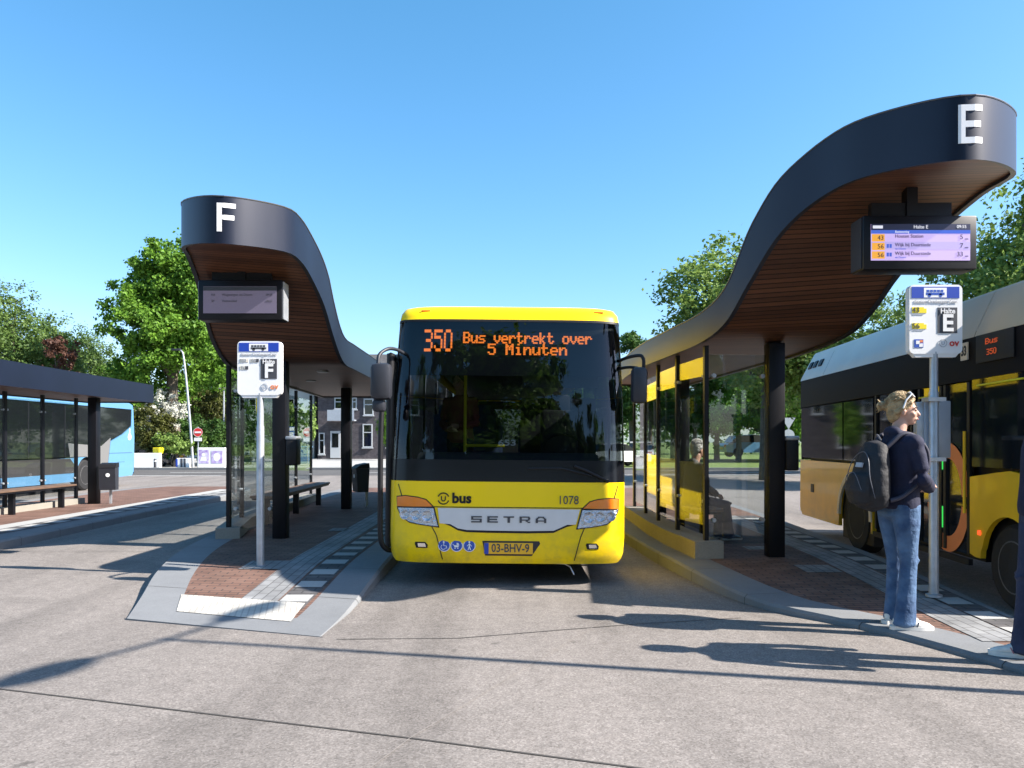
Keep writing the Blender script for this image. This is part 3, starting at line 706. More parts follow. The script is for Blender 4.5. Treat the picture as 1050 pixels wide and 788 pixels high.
# ------------------------------------------------------------------ trees
def leaf_quads(rg, centres, per, size, up=.5):
    vs, fs = [], []
    for (c, r, out) in centres:
        for _ in range(per):
            d = Vector((rg.gauss(0, 1), rg.gauss(0, 1), rg.gauss(0, .8)))
            p = c+d*r*.5
            nrm = (Vector((rg.gauss(0, 1), rg.gauss(0, 1), rg.gauss(0, 1))).normalized()+out*.6+Vector((0, 0, up))).normalized()
            a = nrm.orthogonal().normalized(); a.rotate(Matrix.Rotation(rg.uniform(0, 6.28), 3, nrm)); b_ = nrm.cross(a)
            s = size*rg.uniform(.6, 1.3); k = len(vs)
            vs += [p-a*s*.5, p+b_*s*.32+nrm*s*.06, p+a*s*.5, p-b_*s*.32+nrm*s*.06]; fs.append((k, k+1, k+2, k+3))
    return vs, fs
def tree_meshes(seed, h, rad, trunk_h, m, clumps, per, size, shape='broad', tr=.2, lobes=6):
    rg = random.Random(seed); rb = B()
    cz = trunk_h+(h-trunk_h)*.5; rz = (h-trunk_h)*.5
    # uneven envelope made of lobes
    lob = []
    for k in range(lobes):
        a = 2*math.pi*(k+rg.random()*.7)/lobes; e = rg.uniform(-.75, .8)
        rr = math.sqrt(max(0, 1-e*e*.8))
        if shape == 'cone': rr *= (1-e)*.55
        if shape == 'tall': rr *= 1-.45*e
        lob.append((Vector((math.cos(a)*rad*.55*rr, math.sin(a)*rad*.55*rr, cz+e*rz*.72)), rad*rg.uniform(.36, .6)*(1 if shape != 'cone' else (1.15-e*.5)*.7)))
    lob.append((Vector((rg.uniform(-.2, .2)*rad, rg.uniform(-.2, .2)*rad, h-rad*.42)), rad*.42)); lob.append((Vector((0, 0, cz)), min(rad, rz)*.62))
    cs = []
    wts = [r*r for _, r in lob]
    for _ in range(clumps):
        c, r = rg.choices(lob, wts)[0]
        d = Vector((rg.gauss(0, 1), rg.gauss(0, 1), rg.gauss(0, 1))).normalized(); q = rg.random()**.35
        p = c+Vector((d.x, d.y, d.z*.85))*r*q*rg.uniform(.85, 1.18)
        if p.z < trunk_h*.75: continue
        cs.append((p, rg.uniform(.25, .52)*rad*.32, d))
    vs, fs = leaf_quads(rg, cs, per, size)
    crown = bpy.data.meshes.new('crown'); crown.from_pydata([tuple(v) for v in vs], [], fs); crown.materials.append(M[m])
    pts = [Vector((0, 0, -.1))]; 
    for k in range(1, 6): pts.append(Vector((rg.uniform(-.1, .1)*tr*3, rg.uniform(-.1, .1)*tr*3, (cz+rz*.4)*k/5)))
    rb.tube(pts, [tr*1.25, tr, tr*.85, tr*.7, tr*.5, tr*.25], 9)
    for c, r in lob[:-1]:
        s = pts[2].lerp(pts[4], rg.random()); mid = s.lerp(c, .5)+Vector((0, 0, -.1*r))
        rb.tube([s, mid, c, c+Vector((rg.uniform(-.3, .3), rg.uniform(-.3, .3), .4))*r], [tr*.42, tr*.3, tr*.16, tr*.05], 6)
    return rb.mesh('trunk', M['bark'], 60), crown
def plant_tree(name, label, cat, loc, meshes, rz=0, s=1.0, group=None):
    t = thing(name, label, cat, loc, rz, group); t.scale = s if isinstance(s, tuple) else (s, s, s)
    link('trunk', meshes[0], t); link('crown', meshes[1], t); return t
T_big = tree_meshes(3, 15.2, 3.8, 2.6, 'leaf', 820, 84, .25, 'tall', tr=.42, lobes=19)
T_airy = tree_meshes(11, 12.6, 4.4, 2.2, 'leaf_grey', 520, 62, .20, tr=.3, lobes=12)
T_mid = tree_meshes(21, 10.5, 3.4, 1.6, 'leaf', 420, 70, .24, tr=.24, lobes=8)
T_dark = tree_meshes(31, 11.0, 2.6, 1.0, 'leaf_dark', 300, 60, .26, 'broad', tr=.22, lobes=9)
T_near = tree_meshes(41, 10.0, 3.5, 2.2, 'leaf_light', 520, 66, .17, tr=.2, lobes=10)
T_red = tree_meshes(51, 8.3, 1.9, 2.0, 'leaf_red', 130, 45, .22, tr=.14, lobes=6)
T_conifer = tree_meshes(61, 12.0, 2.6, .8, 'leaf_dark', 330, 60, .24, 'cone', tr=.22, lobes=12)
S_olive = tree_meshes(71, 3.6, 1.9, .3, 'leaf_olive', 150, 60, .16, tr=.06, lobes=6)
S_bloss = tree_meshes(72, 4.6, 1.5, .8, 'blossom', 110, 45, .13, tr=.07, lobes=6)
S_light = tree_meshes(73, 1.9, 1.3, .15, 'leaf_light', 90, 50, .13, tr=.04, lobes=5)
S_dark = tree_meshes(74, 3.0, 2.0, .2, 'leaf_dark', 150, 60, .17, tr=.06, lobes=6)
def at(px, Y): return ((px-525)*Y/FPX, Y, 0)
plant_tree('leafy_tree', 'tallest bright green tree, dark trunked, behind the white poster wall', 'tree', at(178, 49), T_big, .4)
plant_tree('leafy_tree', 'tall feathery grey green tree rising above the low flat shelter roof', 'tree', at(12, 51), T_airy, 1.2, (1.0, 1, .98))
plant_tree('leafy_tree', 'smaller feathery tree beside the tall feathery one, farther from the reddish tree', 'tree', at(-55, 56), T_airy, 3.9, .95)
plant_tree('copper_tree', 'dark reddish leaved tree above the low flat shelter roof', 'tree', at(62, 46), T_red, 0, (.85, .85, .97))
plant_tree('leafy_tree', 'pale grey green tree in the gap between the reddish tree and the tallest tree', 'tree', at(98, 64), T_airy, 2.2, .86)
plant_tree('leafy_tree', 'rounded green tree filling the gap behind the blue bus tail', 'tree', at(120, 58), T_mid, .8, .72)
plant_tree('leafy_tree', 'mid green tree filling the gap behind the trunk of the tallest tree', 'tree', at(205, 60), T_mid, 1.9, .9)
plant_tree('leafy_tree', 'mid green tree behind the pale grey flat fronted building', 'tree', at(252, 80), T_mid, 4.1, 1.0)
plant_tree('shrub', 'olive green shrub behind the white wall next to the blue bus', 'shrub', at(156, 46.5), S_olive, 0, (1.05, 1, 1.05))
plant_tree('flowering_shrub', 'white blossoming shrub behind the olive shrub', 'shrub', at(166, 48), S_bloss, 0, 1.08)
plant_tree('shrub', 'low bright yellow green shrub at the foot of the tall tree', 'shrub', at(181, 45.6), S_light, 0, 1.2)
plant_tree('shrub', 'dark green hedge bush behind the poster wall', 'shrub', at(216, 47), S_dark, 0, (1.1, .8, 1.0))
plant_tree('shrub', 'tall dark olive bush between the curved lamp post and the F shelter', 'shrub', at(219, 53), S_olive, 1, (1.0, 1, 1.45))
plant_tree('shrub', 'green bush seen through the glass of the F shelter beside the sign pole', 'shrub', at(257, 50), S_dark, 2, (1.15, 1, 1.25))
plant_tree('shrub', 'green bush in front of the white gabled house', 'shrub', at(304, 56), S_light, 2, (1.6, 1.4, 2.5))
plant_tree('leafy_tree', 'narrow green tree in front of the dark brick house', 'tree', at(401, 62), T_mid, 2, (.35, .35, .52))
plant_tree('leafy_tree', 'loose light green tree with gaps of sky behind the slope of the E roof', 'tree', at(786, 30), T_near, .3, (1.25, 1.25, 1.0))
plant_tree('leafy_tree', 'light green tree showing in the gap under the E departure screen', 'tree', at(915, 36), T_near, 2.4, (.72, .72, .84))
plant_tree('leafy_tree', 'large light green tree rising behind the roof of the side on yellow bus', 'tree', at(1052, 25), T_near, 4.0, (1.02, 1.02, 1.12))
wd_rg = random.Random(99); wd = []
for _ in range(1500):
    q = wd_rg.random(); x = -95+230*q; y = 86+wd_rg.random()*12; hmax = 6.5+2.2*math.sin(x*.23)+1.6*math.sin(x*.61+1); zz = hmax*wd_rg.random()**.7
    wd.append((Vector((x, y, zz+.4)), wd_rg.uniform(.8, 1.6), Vector((0, -1, .4)).normalized()))
wv_, wf_ = leaf_quads(wd_rg, wd, 26, .55)
wm = bpy.data.meshes.new('distant_wood'); wm.from_pydata([tuple(v) for v in wv_], [], wf_); wm.materials.append(M['leaf_dark'])
wo = link('distant_wood', wm); wo['kind'] = 'stuff'; wo['label'] = 'distant band of dark green wood closing the view behind the street'
BG = 'trees lining the roundabout behind the E shelter'
bgs = [(648, 60, 'T_dark', 1.0), (668, 66, 'T_dark', .92), (690, 62, 'T_mid', .80), (712, 58, 'T_dark', .80), (735, 63, 'T_mid', .84), (757, 57, 'T_mid', .80), (782, 62, 'T_dark', .85), (806, 56, 'T_mid', .8), (835, 60, 'T_dark', .9), (865, 58, 'T_mid', .9), (900, 62, 'T_dark', .95), (622, 70, 'T_dark', .9), (595, 76, 'T_mid', .9)]
lab_bg = {'T_dark': 'dark green tree in the row beyond the roundabout grass', 'T_mid': 'mid green rounded tree in the row beyond the roundabout grass'}
for i, (px, Y, k, s) in enumerate(bgs):
    plant_tree('roundabout_tree', lab_bg[k], 'tree', at(px, Y), globals()[k], i*1.3, (s, s, s*(.95+.1*(i % 3))), BG)
RT = 'trees behind the viewpoint mirrored in the windscreen'
for i, (x, y, k, s) in enumerate([(-13, -17, 'T_mid', 1.5), (-6.5, -19, 'T_dark', 1.6), (-1.8, -18, 'T_mid', 1.75), (2.8, -20, 'T_dark', 1.35), (6.4, -20, 'T_conifer', 1.05), (9.6, -21, 'T_conifer', .95), (14, -24, 'T_mid', 1.1), (20, -28, 'T_big', .8), (-22, -20, 'T_big', .8)]):
    plant_tree('mirrored_tree', 'tree standing behind the viewpoint, seen only as a reflection in the bus glass', 'tree', (x, y, 0), globals()[k], i*.9, s, RT)

# ------------------------------------------------------------------ houses and street in the background
def window(root, x, z, wd, hg, y=-.0):
    f = B(); t = .09
    for (cx, cz, sx, sz) in ((x, z-hg/2+t/2, wd, t), (x, z+hg/2-t/2, wd, t), (x-wd/2+t/2, z, t, hg-2*t), (x+wd/2-t/2, z, t, hg-2*t), (x, z+hg*.14, wd-2*t, t*.8)):
        f.box((cx, y-.03, cz), (sx, .10, sz))
    fr = part('window', f, 'frame_white', root)
    part('pane', B().box((x, y-.006, z), (wd-2*t, .02, hg-2*t)), 'dark_glass', fr)
    part('sill', B().box((x, y-.09, z-hg/2-.05), (wd+.12, .16, .08)), 'frame_white', fr)
def gable_house(label, x0, x1, Y, hw, hr, depth, wall, front_gable=False, rz=0.0):
    t = thing('house', label, 'house', ((x0+x1)/2, Y, 0), rz); hx = (x1-x0)/2
    if front_gable:
        part('wall', B().prism([(-hx, 0, 0), (hx, 0, 0), (hx, 0, hw), (0, 0, hr), (-hx, 0, hw)], (0, depth, 0)), wall, t)
        for s in (-1, 1):
            a, c = Vector((s*(hx+.35), -.4, hw-.25+.12)), Vector((0, -.4, hr+.12)); n_ = Vector((0, 0, .16))
            part('roof', B().prism([a, c, c+n_, a+n_], (0, depth+.8, 0)), 'roof_tile', t)
    else:
        part('wall', B().prism([(-hx, 0, 0), (-hx, depth, 0), (-hx, depth, hw), (-hx, depth/2, hr), (-hx, 0, hw)], (2*hx, 0, 0)), wall, t)
        for s in (-1, 1):
            e = depth/2+s*(depth/2+.4); zz = hw-.2
            part('roof', B().prism([(-hx-.3, e, zz+.1), (-hx-.3, depth/2, hr+.1), (-hx-.3, depth/2, hr+.28), (-hx-.3, e, zz+.28)], (2*hx+.6, 0, 0)), 'roof_tile', t)
    return t
Yh = 66; k_ = Yh/FPX
hx = lambda px: (px-525)*k_
h1 = gable_house('dark brick house with pale window frames and a balcony', hx(326), hx(452), Yh, 5.6, 9.2, 9, 'house_brick')
ox = h1.location.x
def wz_(y): return 1.5+(453-y)*k_
for (xa, ya, xb, yb) in ((343, 408, 352, 420), (361, 408, 366, 420), (373, 409, 383, 426), (372, 435, 382, 459), (327, 444, 333, 466), (395, 409, 405, 426), (396, 436, 406, 459), (420, 410, 430, 426)):
    window(h1, hx((xa+xb)/2)-ox, wz_((ya+yb)/2), (xb-xa)*k_, (yb-ya)*k_)
d1 = part('door', B().box((hx(344)-ox, -.04, 1.25), (.85, .1, 2.3)), 'frame_white', h1)
part('pane', B().box((hx(344)-ox, -.095, 1.6), (.55, .02, 1.2)), 'dark_glass', d1)
part('balcony', B().box((hx(352)-ox, -.55, wz_(432)+.05), (27*k_, 1.0, .1)).box((hx(352)-ox, -1.03, wz_(426.5)), (27*k_, .05, 11*k_)), 'case_grey', h1)
part('chimney', B().box((1.5, 4.6, 9.6), (.7, .7, 1.6)), 'house_brick', h1)
h2 = gable_house('white house with a steep dark tiled roof behind the F shelter', -21.8, -13.9, 74, 4.2, 8.4, 9, 'render_white', True)
for (x, z, w_, hh) in ((-1.6, 4.6, 1.1, 1.3), (1.3, 4.6, 1.1, 1.3), (-2.0, 1.7, 1.3, 1.5), (1.8, 1.7, 1.3, 1.5)): window(h2, x, z, w_, hh)
h3 = gable_house('pale grey flat fronted building behind the glass of the F shelter', -23.6, -17.2, 67, 6.4, 6.6, 8, 'render_grey')
for (x, z, w_, hh) in ((-1.9, 4.4, 1.2, 1.7), (.9, 4.4, 1.2, 1.7), (-1.9, 1.5, 1.3, 1.8)): window(h3, x, z, w_, hh)

# low walls on the left
def wall_block(name, label, px0, px1, Y, y_top, m, d=.25, cat='wall'):
    x0, x1 = (px0-525)*Y/FPX, (px1-525)*Y/FPX; h = 1.5+(453-y_top)*Y/FPX
    t = thing(name, label, cat, ((x0+x1)/2, Y, 0)); part('block', B().box((0, 0, h/2), (x1-x0, d, h), bev=.02), m, t); return t, x1-x0, h
wall_block('low_wall', 'plain white garden wall beside the blue bus tail', 110, 165, 44, 464.8, 'render_white')
t_, w_, h_ = wall_block('poster_wall', 'white wall panel with two purple posters on it', 203, 231.5, 43.5, 459.2, 'render_white')
pp = part('poster', B().box((-.42, -.13, h_*.56), (.62, .012, .75)), 'poster', t_); part('poster', B().box((.33, -.13, h_*.54), (.62, .012, .70)), 'poster', t_)
part('poster_print', B().lathe([(.001, 0), (.10, 0)], (-.42, -.139, h_*.66), 'Y', 20).prism([(-.52, -.139, h_*.56), (-.62, -.139, h_*.36), (-.22, -.139, h_*.36), (-.32, -.139, h_*.56)], (0, -.002, 0)).prism([(.33+.20*math.cos(a*.6283), -.139, h_*.54+.24*math.sin(a*.6283)) for a in range(10)], (0, -.002, 0)), 'white', pp)
t_, w_, h_ = wall_block('notice_block', 'small white block with a dark emblem beside the curved lamp post', 182, 195, 44, 470, 'render_white')
[part('emblem', B().box((ex, -.13, h_*.52), (.12, .01, .5)), 'sign_dark', t_) for ex in (-.08, .10)]
part('block_stripe', B().box((-.35, -.13, h_/2), (.10, .01, h_-.1)), 'blue_sign', t_)
def bollard(label, px, Y, h, m='dark_grey'):
    p = at(px, Y); t = thing('bollard', label, 'bollard', p, group='bollards by the verge'); part('shaft', B().lathe([(.07, 0), (.07, h-.05), (.04, h), (.001, h)], (0, 0, 0), 'Z', 12), m, t, 40)
    part('band', B().lathe([(.072, h*.72), (.072, h*.8)], (0, 0, 0), 'Z', 12), 'white', t)
bollard('small dark bollard in front of the plain white garden wall', 159, 42.6, .55)

def lamp_curved(label, px, Y, ytop, lean, arm):
    p = at(px, Y); H = 1.5+(453-ytop)*Y/FPX; t = thing('street_lamp', label, 'street lamp', p)
    path = [(0, 0, 0), (lean*.3, 0, H*.35), (lean*.7, 0, H*.72), (lean, 0, H*.93), (lean+arm*.3, 0, H*.985), (lean+arm, 0, H)]
    part('pole', B().tube(catmull(path, 6), [.08-.045*i/30 for i in range(31)], 10), 'steel', t, 40)
    part('lamp_head', B().box((lean+arm*1.35, 0, H+.01), (abs(arm)*.9+.25, .22, .12), bev=.03), 'dark_grey', t, 40)
lamp_curved('tall pale lamp post with a short curved arm in front of the tallest tree', 198, 45, 359, -.55, -.32)
p = at(229.5, 50); t = thing('street_lamp', 'thin lamp post with a small flat head beside the F shelter', 'street lamp', p)
part('pole', B().tube([(0, 0, 0), (0, 0, 4.9)], .06, 8), 'steel', t); part('lamp_head', B().box((-.05, 0, 4.95), (.55, .22, .09), bev=.02), 'steel', t)
# lamp to the right, outside the photograph, whose shadow crosses the road
t = thing('street_lamp', 'double headed lamp post whose long thin shadow crosses the road', 'street lamp', (5.75, 4.0, 0))
part('pole', B().tube([(0, 0, 0), (0, 0, 6.5)], [.055, .03], 10), 'steel', t)
part('arm', B().tube([(-.30, -.70, 6.5), (0, 0, 6.45), (.30, .70, 6.5)], .025, 8), 'steel', t)
for s in (-1, 1): part('lamp_head', B().ball((s*.36, s*.84, 6.5), (.15, .38, .07), 12, Matrix.Rotation(R(-23), 3, 'Z')), 'dark_grey', t, 60)

def no_entry(label, px, Y, yc, scale=1.0):
    p = at(px, Y); zc = 1.5+(453-yc)*Y/FPX; t = thing('no_entry_sign', label, 'road sign', p, 0, 'no entry signs on poles'); r = .30*scale
    part('pole', B().tube([(0, .03, 0), (0, .03, zc+.3)], .03, 8), 'steel', t)
    d = part('disc', B().lathe([(.001, 0), (r, 0), (r, .02), (.001, .02)], (0, -.02, zc), 'Y', 28), 'sign_red', t)
    part('bar', B().box((0, -.025, zc), (r*1.4, .008, r*.36)), 'white', d)
    part('rim', B().lathe([(r, -.003), (r*.93, -.003), (r*.93, 0), (r, 0)], (0, -.02, zc), 'Y', 28, False), 'white', d)
    part('plate', B().box((0, -.01, zc-r*1.55), (r*1.7, .02, r*.75)), 'white', t)
no_entry('round red no entry sign beside the curved lamp post', 203, 43, 443.5, .85)
no_entry('round red no entry sign seen under the F roof in front of the houses', 315.5, 46, 443.5, .95)
# petrol pylon, blue boxes
p = at(297.5, 52); t = thing('pylon_sign', 'narrow blue and white pylon sign behind the front F pillar', 'sign', p)
part('post_panel', B().box((0, 0, 1.25), (.62, .2, 2.5), bev=.02), 'blue_sign', t); part('white_band', B().box((0, -.105, 1.9), (.5, .01, .45)).box((-.2, -.105, 1.2), (.3, .01, .3)).box((0, -.105, 2.35), (.62, .01, .22)), 'white', t)
p = at(311, 48); t = thing('container', 'blue container box on the forecourt beside the second no entry sign', 'container', p)
part('box', B().box((0, 0, .62), (.95, .8, 1.0), bev=.05), 'car_blue', t); part('lid', B().box((0, 0, 1.17), (1.0, .85, .1), bev=.03), 'light_blue', t)
p = at(223, 60); t = thing('banner', 'yellow banner flag on a pole behind the F sign', 'banner', ((262-525)*58/FPX, 58, 0))
part('pole', B().tube([(0, 0, 0), (0, 0, 5.6)], .04, 8), 'steel', t); part('cloth', B().prism([(.05, 0, 3.3), (.55, .05, 3.2), (.6, .1, 5.3), (.05, 0, 5.5)], (0, .02, 0)), 'sign_yellow', t)
p = at(282, 55); t = thing('flag_pole', 'plain white flag pole behind the F sign pole', 'flag pole', p); part('pole', B().tube([(0, 0, 0), (0, 0, 5)], [.06, .04], 8), 'white', t)

# far signs on the right
p = at(808.5, 47); t = thing('road_sign', 'grey backs of a triangle and a round sign on one pole behind the E pillar', 'road sign', p)
part('pole', B().tube([(0, 0, 0), (0, 0, 2.95)], .035, 8), 'steel', t)
part('triangle_back', B().prism([(-.42, -.03, 2.95), (.42, -.03, 2.95), (0, -.03, 2.25)], (0, .02, 0)), 'sign_grey', t)
part('round_back', B().lathe([(.001, 0), (.36, 0), (.36, .02), (.001, .02)], (0, -.03, 1.88), 'Y', 24), 'sign_grey', t)

# ------------------------------------------------------------------ cars
def car(label, loc, rz, paint, s=1.0, group='cars in the background'):
    t = thing('parked_car', label, 'car', loc, rz, group); t.scale = (s, s, s)
    side = [(-2.1, .35), (-2.15, .75), (-1.95, .93), (-1.0, 1.0), (1.15, .98), (2.0, .82), (2.15, .6), (2.1, .32)]
    arch = lambda cx: [(cx+.36*math.cos(a), .32+.36*math.sin(a)) for a in [math.pi*i/8 for i in range(9)]]
    out = side+arch(1.3)+arch(-1.32)
    part('body', B().prism([(x, -.85, z) for x, z in out], (0, 1.7, 0)), paint, t)
    roof = [(-1.75, .96), (-1.35, 1.40), (-.2, 1.48), (.45, 1.42), (1.2, .97)]
    part('roof', B().prism([(x, -.70, z) for x, z in [(-1.35, 1.385), (-.2, 1.465), (.45, 1.405), (.42, 1.44), (-.2, 1.5), (-1.38, 1.42)]], (0, 1.4, 0)), paint, t)
    part('windows', B().prism([(x, -.74, z) for x, z in [(-1.72, .985), (-1.36, 1.39), (-.2, 1.47), (.44, 1.41), (1.15, .97)]], (0, 1.48, 0)), 'dark_glass', t)
    for x in (1.3, -1.32):
        for y in (-.78, .78):
            wv = part('wheel', B().lathe([(.001, -.1), (.26, -.1), (.32, -.06), (.32, .06), (.26, .1), (.001, .1)], (x, y, .32), 'Y', 20), 'rubber', t, 40)
            part('rim', B().lathe([(.001, -.107), (.2, -.107), (.2, .107), (.001, .107)], (x, y, .32), 'Y', 16), 'hub', wv)
    for y in (-.6, .6):
        part('headlight', B().box((2.12, y, .66), (.08, .36, .14), bev=.02), 'chrome', t); part('tail_light', B().box((-2.12, y, .76), (.08, .3, .16), bev=.02), 'sign_red', t)
    part('number_plate', B().box((-2.15, 0, .6), (.03, .52, .12)), 'plate_yellow', t)
    return t
car('dark car parked behind the plain white garden wall near the blue bus', (at(150, 47)[0], 47, 0), R(180), 'car_dark')
car('white car on the roundabout, half hidden by the facing yellow bus', (at(632, 46)[0], 46.5, 0), R(20), 'car_white', .95)
car('white car with red tail lights on the street past the shelter posts', (at(657, 52)[0], 52, 0), R(80), 'car_white')
car('light blue car on the far side of the roundabout grass', (at(772, 64)[0], 64, .2), R(5), 'light_blue', 1.25)
# scooter with a yellow box
p = at(171, 45.2); t = thing('scooter', 'dark delivery scooter with a yellow box parked by the white wall', 'scooter', p, R(75))
for x in (-.6, .6): part('wheel', B().lathe([(.16, -.05), (.26, -.04), (.28, 0), (.26, .04), (.16, .05)], (x, 0, .28), 'Y', 18), 'rubber', t, 50)
part('body', B().loft([((-.7, 0, .55), .14, .12), ((-.3, 0, .5), .16, .16), ((0, 0, .36), .14, .1), ((.3, 0, .4), .12, .1), ((.5, 0, .85), .14, .08)]), 'car_dark', t, 50)
part('seat', B().box((-.35, 0, .78), (.7, .28, .12), bev=.05), 'black', t); part('handlebar', B().tube([(.48, -.32, 1.05), (.52, 0, 1.0), (.48, .32, 1.05)], .02, 8), 'black', t)
part('cargo_box', B().box((-.72, 0, .98), (.36, .46, .34), bev=.03), 'sign_yellow', t)

# ------------------------------------------------------------------ litter bins
def bin_(label, loc, rz, s=1.0):
    t = thing('litter_bin', label, 'litter bin', loc, rz, 'dark litter bins'); t.scale = (s, s, s)
    part('post', B().box((.0, .16, .5), (.06, .06, 1.0)), 'steel', t)
    sec = [(-.15, .40), (.14, .40), (.17, 1.02), (-.20, 1.02)]
    part('body', B().prism([(-.21, y, z) for y, z in sec], (.42, 0, 0)), 'dark_grey', t)
    part('hood', B().prism([(-.22, y, z) for y, z in [(-.21, 1.025), (.175, 1.025), (.16, 1.16), (-.08, 1.12)]], (.44, 0, 0)), 'black', t)
    part('sticker', B().lathe([(.001, 0), (.055, 0)], (.02, -.192, .82), 'Y', 16), 'white', t); return t
b0 = bin_('dark grey litter bin on a steel post beside the pillar of the low flat shelter', (-8.84, 16.9, .13), R(12), .78)
copy_tree(b0, (-3.13, 15.95, .15), R(-60), None, 'dark litter bin tucked behind the rear pillar of the F shelter')
def pole_box(label, x, y, z, sx=.15):
    t = thing('waste_box', label, 'waste box', (x, y, z), 0, 'boxes strapped to the shelter pillars')
    part('body', B().box((0, 0, .17), (sx, .24, .36), bev=.02), 'black', t, 30); part('lid', B().box((0, 0, .37), (sx+.01, .25, .05), bev=.015), 'steel', t, 30)
pole_box('small black box with a pale lid on the side of the front F pillar', -3.065, 10.8, 1.18)
pole_box('small black box with a pale lid on the side of the E pillar', 3.275, 9.1, 1.17)

# ------------------------------------------------------------------ the yellow bus in the middle
BUS = thing('city_bus', 'bright yellow single decker bus seen head on with lit 350 display', 'bus', (-.055, 7.9, 0))
BUS.rotation_euler = (0, R(.55), 0)
WZ = [(.24, 1.19), (.28, 1.215), (.34, 1.23), (.5, 1.237), (1.1, 1.237), (2.0, 1.222), (2.6, 1.20), (2.79, 1.19), (2.87, 1.18), (2.93, 1.15), (2.96, 1.09), (2.975, .99)]
YZ = [(.24, .06), (.34, .02), (.5, .0), (1.09, .02), (1.5, .05), (2.0, .11), (2.5, .19), (2.79, .25), (2.87, .29), (2.93, .36), (2.96, .46), (2.975, .62)]
NB, DB = 4.6, .38
def bf(t, z, off=0.0):
    wz, y0 = interp(WZ, z), interp(YZ, z); s, c = math.sin(t), math.cos(t)
    x = wz*math.copysign(abs(s)**(2/NB), s); y = y0+DB*(1-abs(c)**(2/NB))
    if off:
        nx = math.copysign(abs(s)**(2-2/NB), s)/max(wz, .1); ny = -abs(c)**(2-2/NB)/DB; q = math.hypot(nx, ny); x += nx/q*off; y += ny/q*off
    return Vector((x, y, z))
def by(x, z):
    u = min(.999, abs(x)/interp(WZ, z)); return interp(YZ, z)+DB*(1-(1-u**NB)**(1/NB))
def btx(x, z):
    u = max(-1, min(1, x/interp(WZ, z))); return math.copysign(math.asin(abs(u)**(NB/2)), u)
def band(name, zs, m, t0=-90, t1=90, off=0.0, parent=BUS, smooth=40, nt_=49):
    rows = []
    for z in zs: rows.append([bf(R(t0+(t1-t0)*i/(nt_-1)), z, off) for i in range(nt_)])
    return part(name, B().grid(rows), m, parent, smooth)
def bx(px, z=1.0): return (px-519.5)/100.0
def bz(py): return 1.5-(py-453)/100.0
def onbus(name, poly, m, off, parent=BUS, thick=.0, sub=.04, smooth=40):
    """a flat outline in photo pixels laid on the curved front, with a rim of its own"""
    pts = [Vector((bx(x), bz(y))) for x, y in poly]; fine = []
    for a, c in zip(pts, pts[1:]+pts[:1]):
        k = max(1, int((c-a).length/sub))
        fine += [a.lerp(c, i/k) for i in range(k)]
    bm = bmesh.new(); vs = [bm.verts.new((p.x, 0, p.y)) for p in fine]; f = bm.faces.new(vs)
    bmesh.ops.triangulate(bm, faces=[f], ngon_method='BEAUTY')
    for _ in range(2):
        es = [e for e in bm.edges if e.calc_length() > sub*1.8 and not e.is_boundary]
        if es: bmesh.ops.subdivide_edges(bm, edges=es, cuts=1, use_grid_fill=False); bmesh.ops.triangulate(bm, faces=bm.faces[:])
    bmesh.ops.recalc_face_normals(bm, faces=bm.faces[:])
    if thick:
        bd = [e for e in bm.edges if e.is_boundary]
        r = bmesh.ops.extrude_edge_only(bm, edges=bd)
        for v in [g for g in r['geom'] if isinstance(g, bmesh.types.BMVert)]: v.co.y += thick
    for v in bm.verts: v.co.y += by(v.co.x, v.co.z)-off
    me = bpy.data.meshes.new(name); bm.to_mesh(me); bm.free(); me.materials.append(M[m])
    me.polygons.foreach_set('use_smooth', [True]*len(me.polygons)); me.set_sharp_from_angle(angle=R(smooth))
    return link(name, me, parent)
LEN = 11.9
def loopband(b_, zs, t0=90, t1=90):   # the two sides and the tail
    for s in (-1, 1):
        rows = []
        for z in zs:
            p = bf(R(90*s), z); rows.append([p, Vector((p.x, LEN-.2, z)), Vector((p.x*.9, LEN, z)), Vector((0, LEN, z))])
        b_.grid(rows)
body = B()
lowz = [.24, .28, .34, .42, .5, .7, .9, 1.0, 1.085]
body.grid([[bf(R(-90+180*i/60), z) for i in range(61)] for z in lowz]); loopband(body, lowz+[1.2])
# lower lip turning in under the bumper
body.grid([[bf(R(-90+180*i/60), .24) for i in range(61)], [bf(R(-90+180*i/60), .24)*.97+Vector((0, .08, .02)) for i in range(61)]])
capz = [2.785, 2.83, 2.87, 2.90, 2.93, 2.945, 2.96, 2.975]
body.grid([[bf(R(-90+180*i/60), z) for i in range(61)] for z in capz])
loopband(body, [2.5, 2.65]+capz)
body.grid([[Vector((bf(R(-90), 2.975).x, y, 2.975)), Vector((0, y, 3.0)), Vector((bf(R(90), 2.975).x, y, 2.975))] for y in (1.04, 3, 6, 9, LEN)])
body.grid([[bf(R(-90+180*i/60), 2.975) for i in range(61)], [Vector((bf(R(-90+180*i/60), 2.975).x, 1.04, 2.975+.025*(1-abs(-1+i/30)))) for i in range(61)]])
part('body', body, 'yellow', BUS, 40)
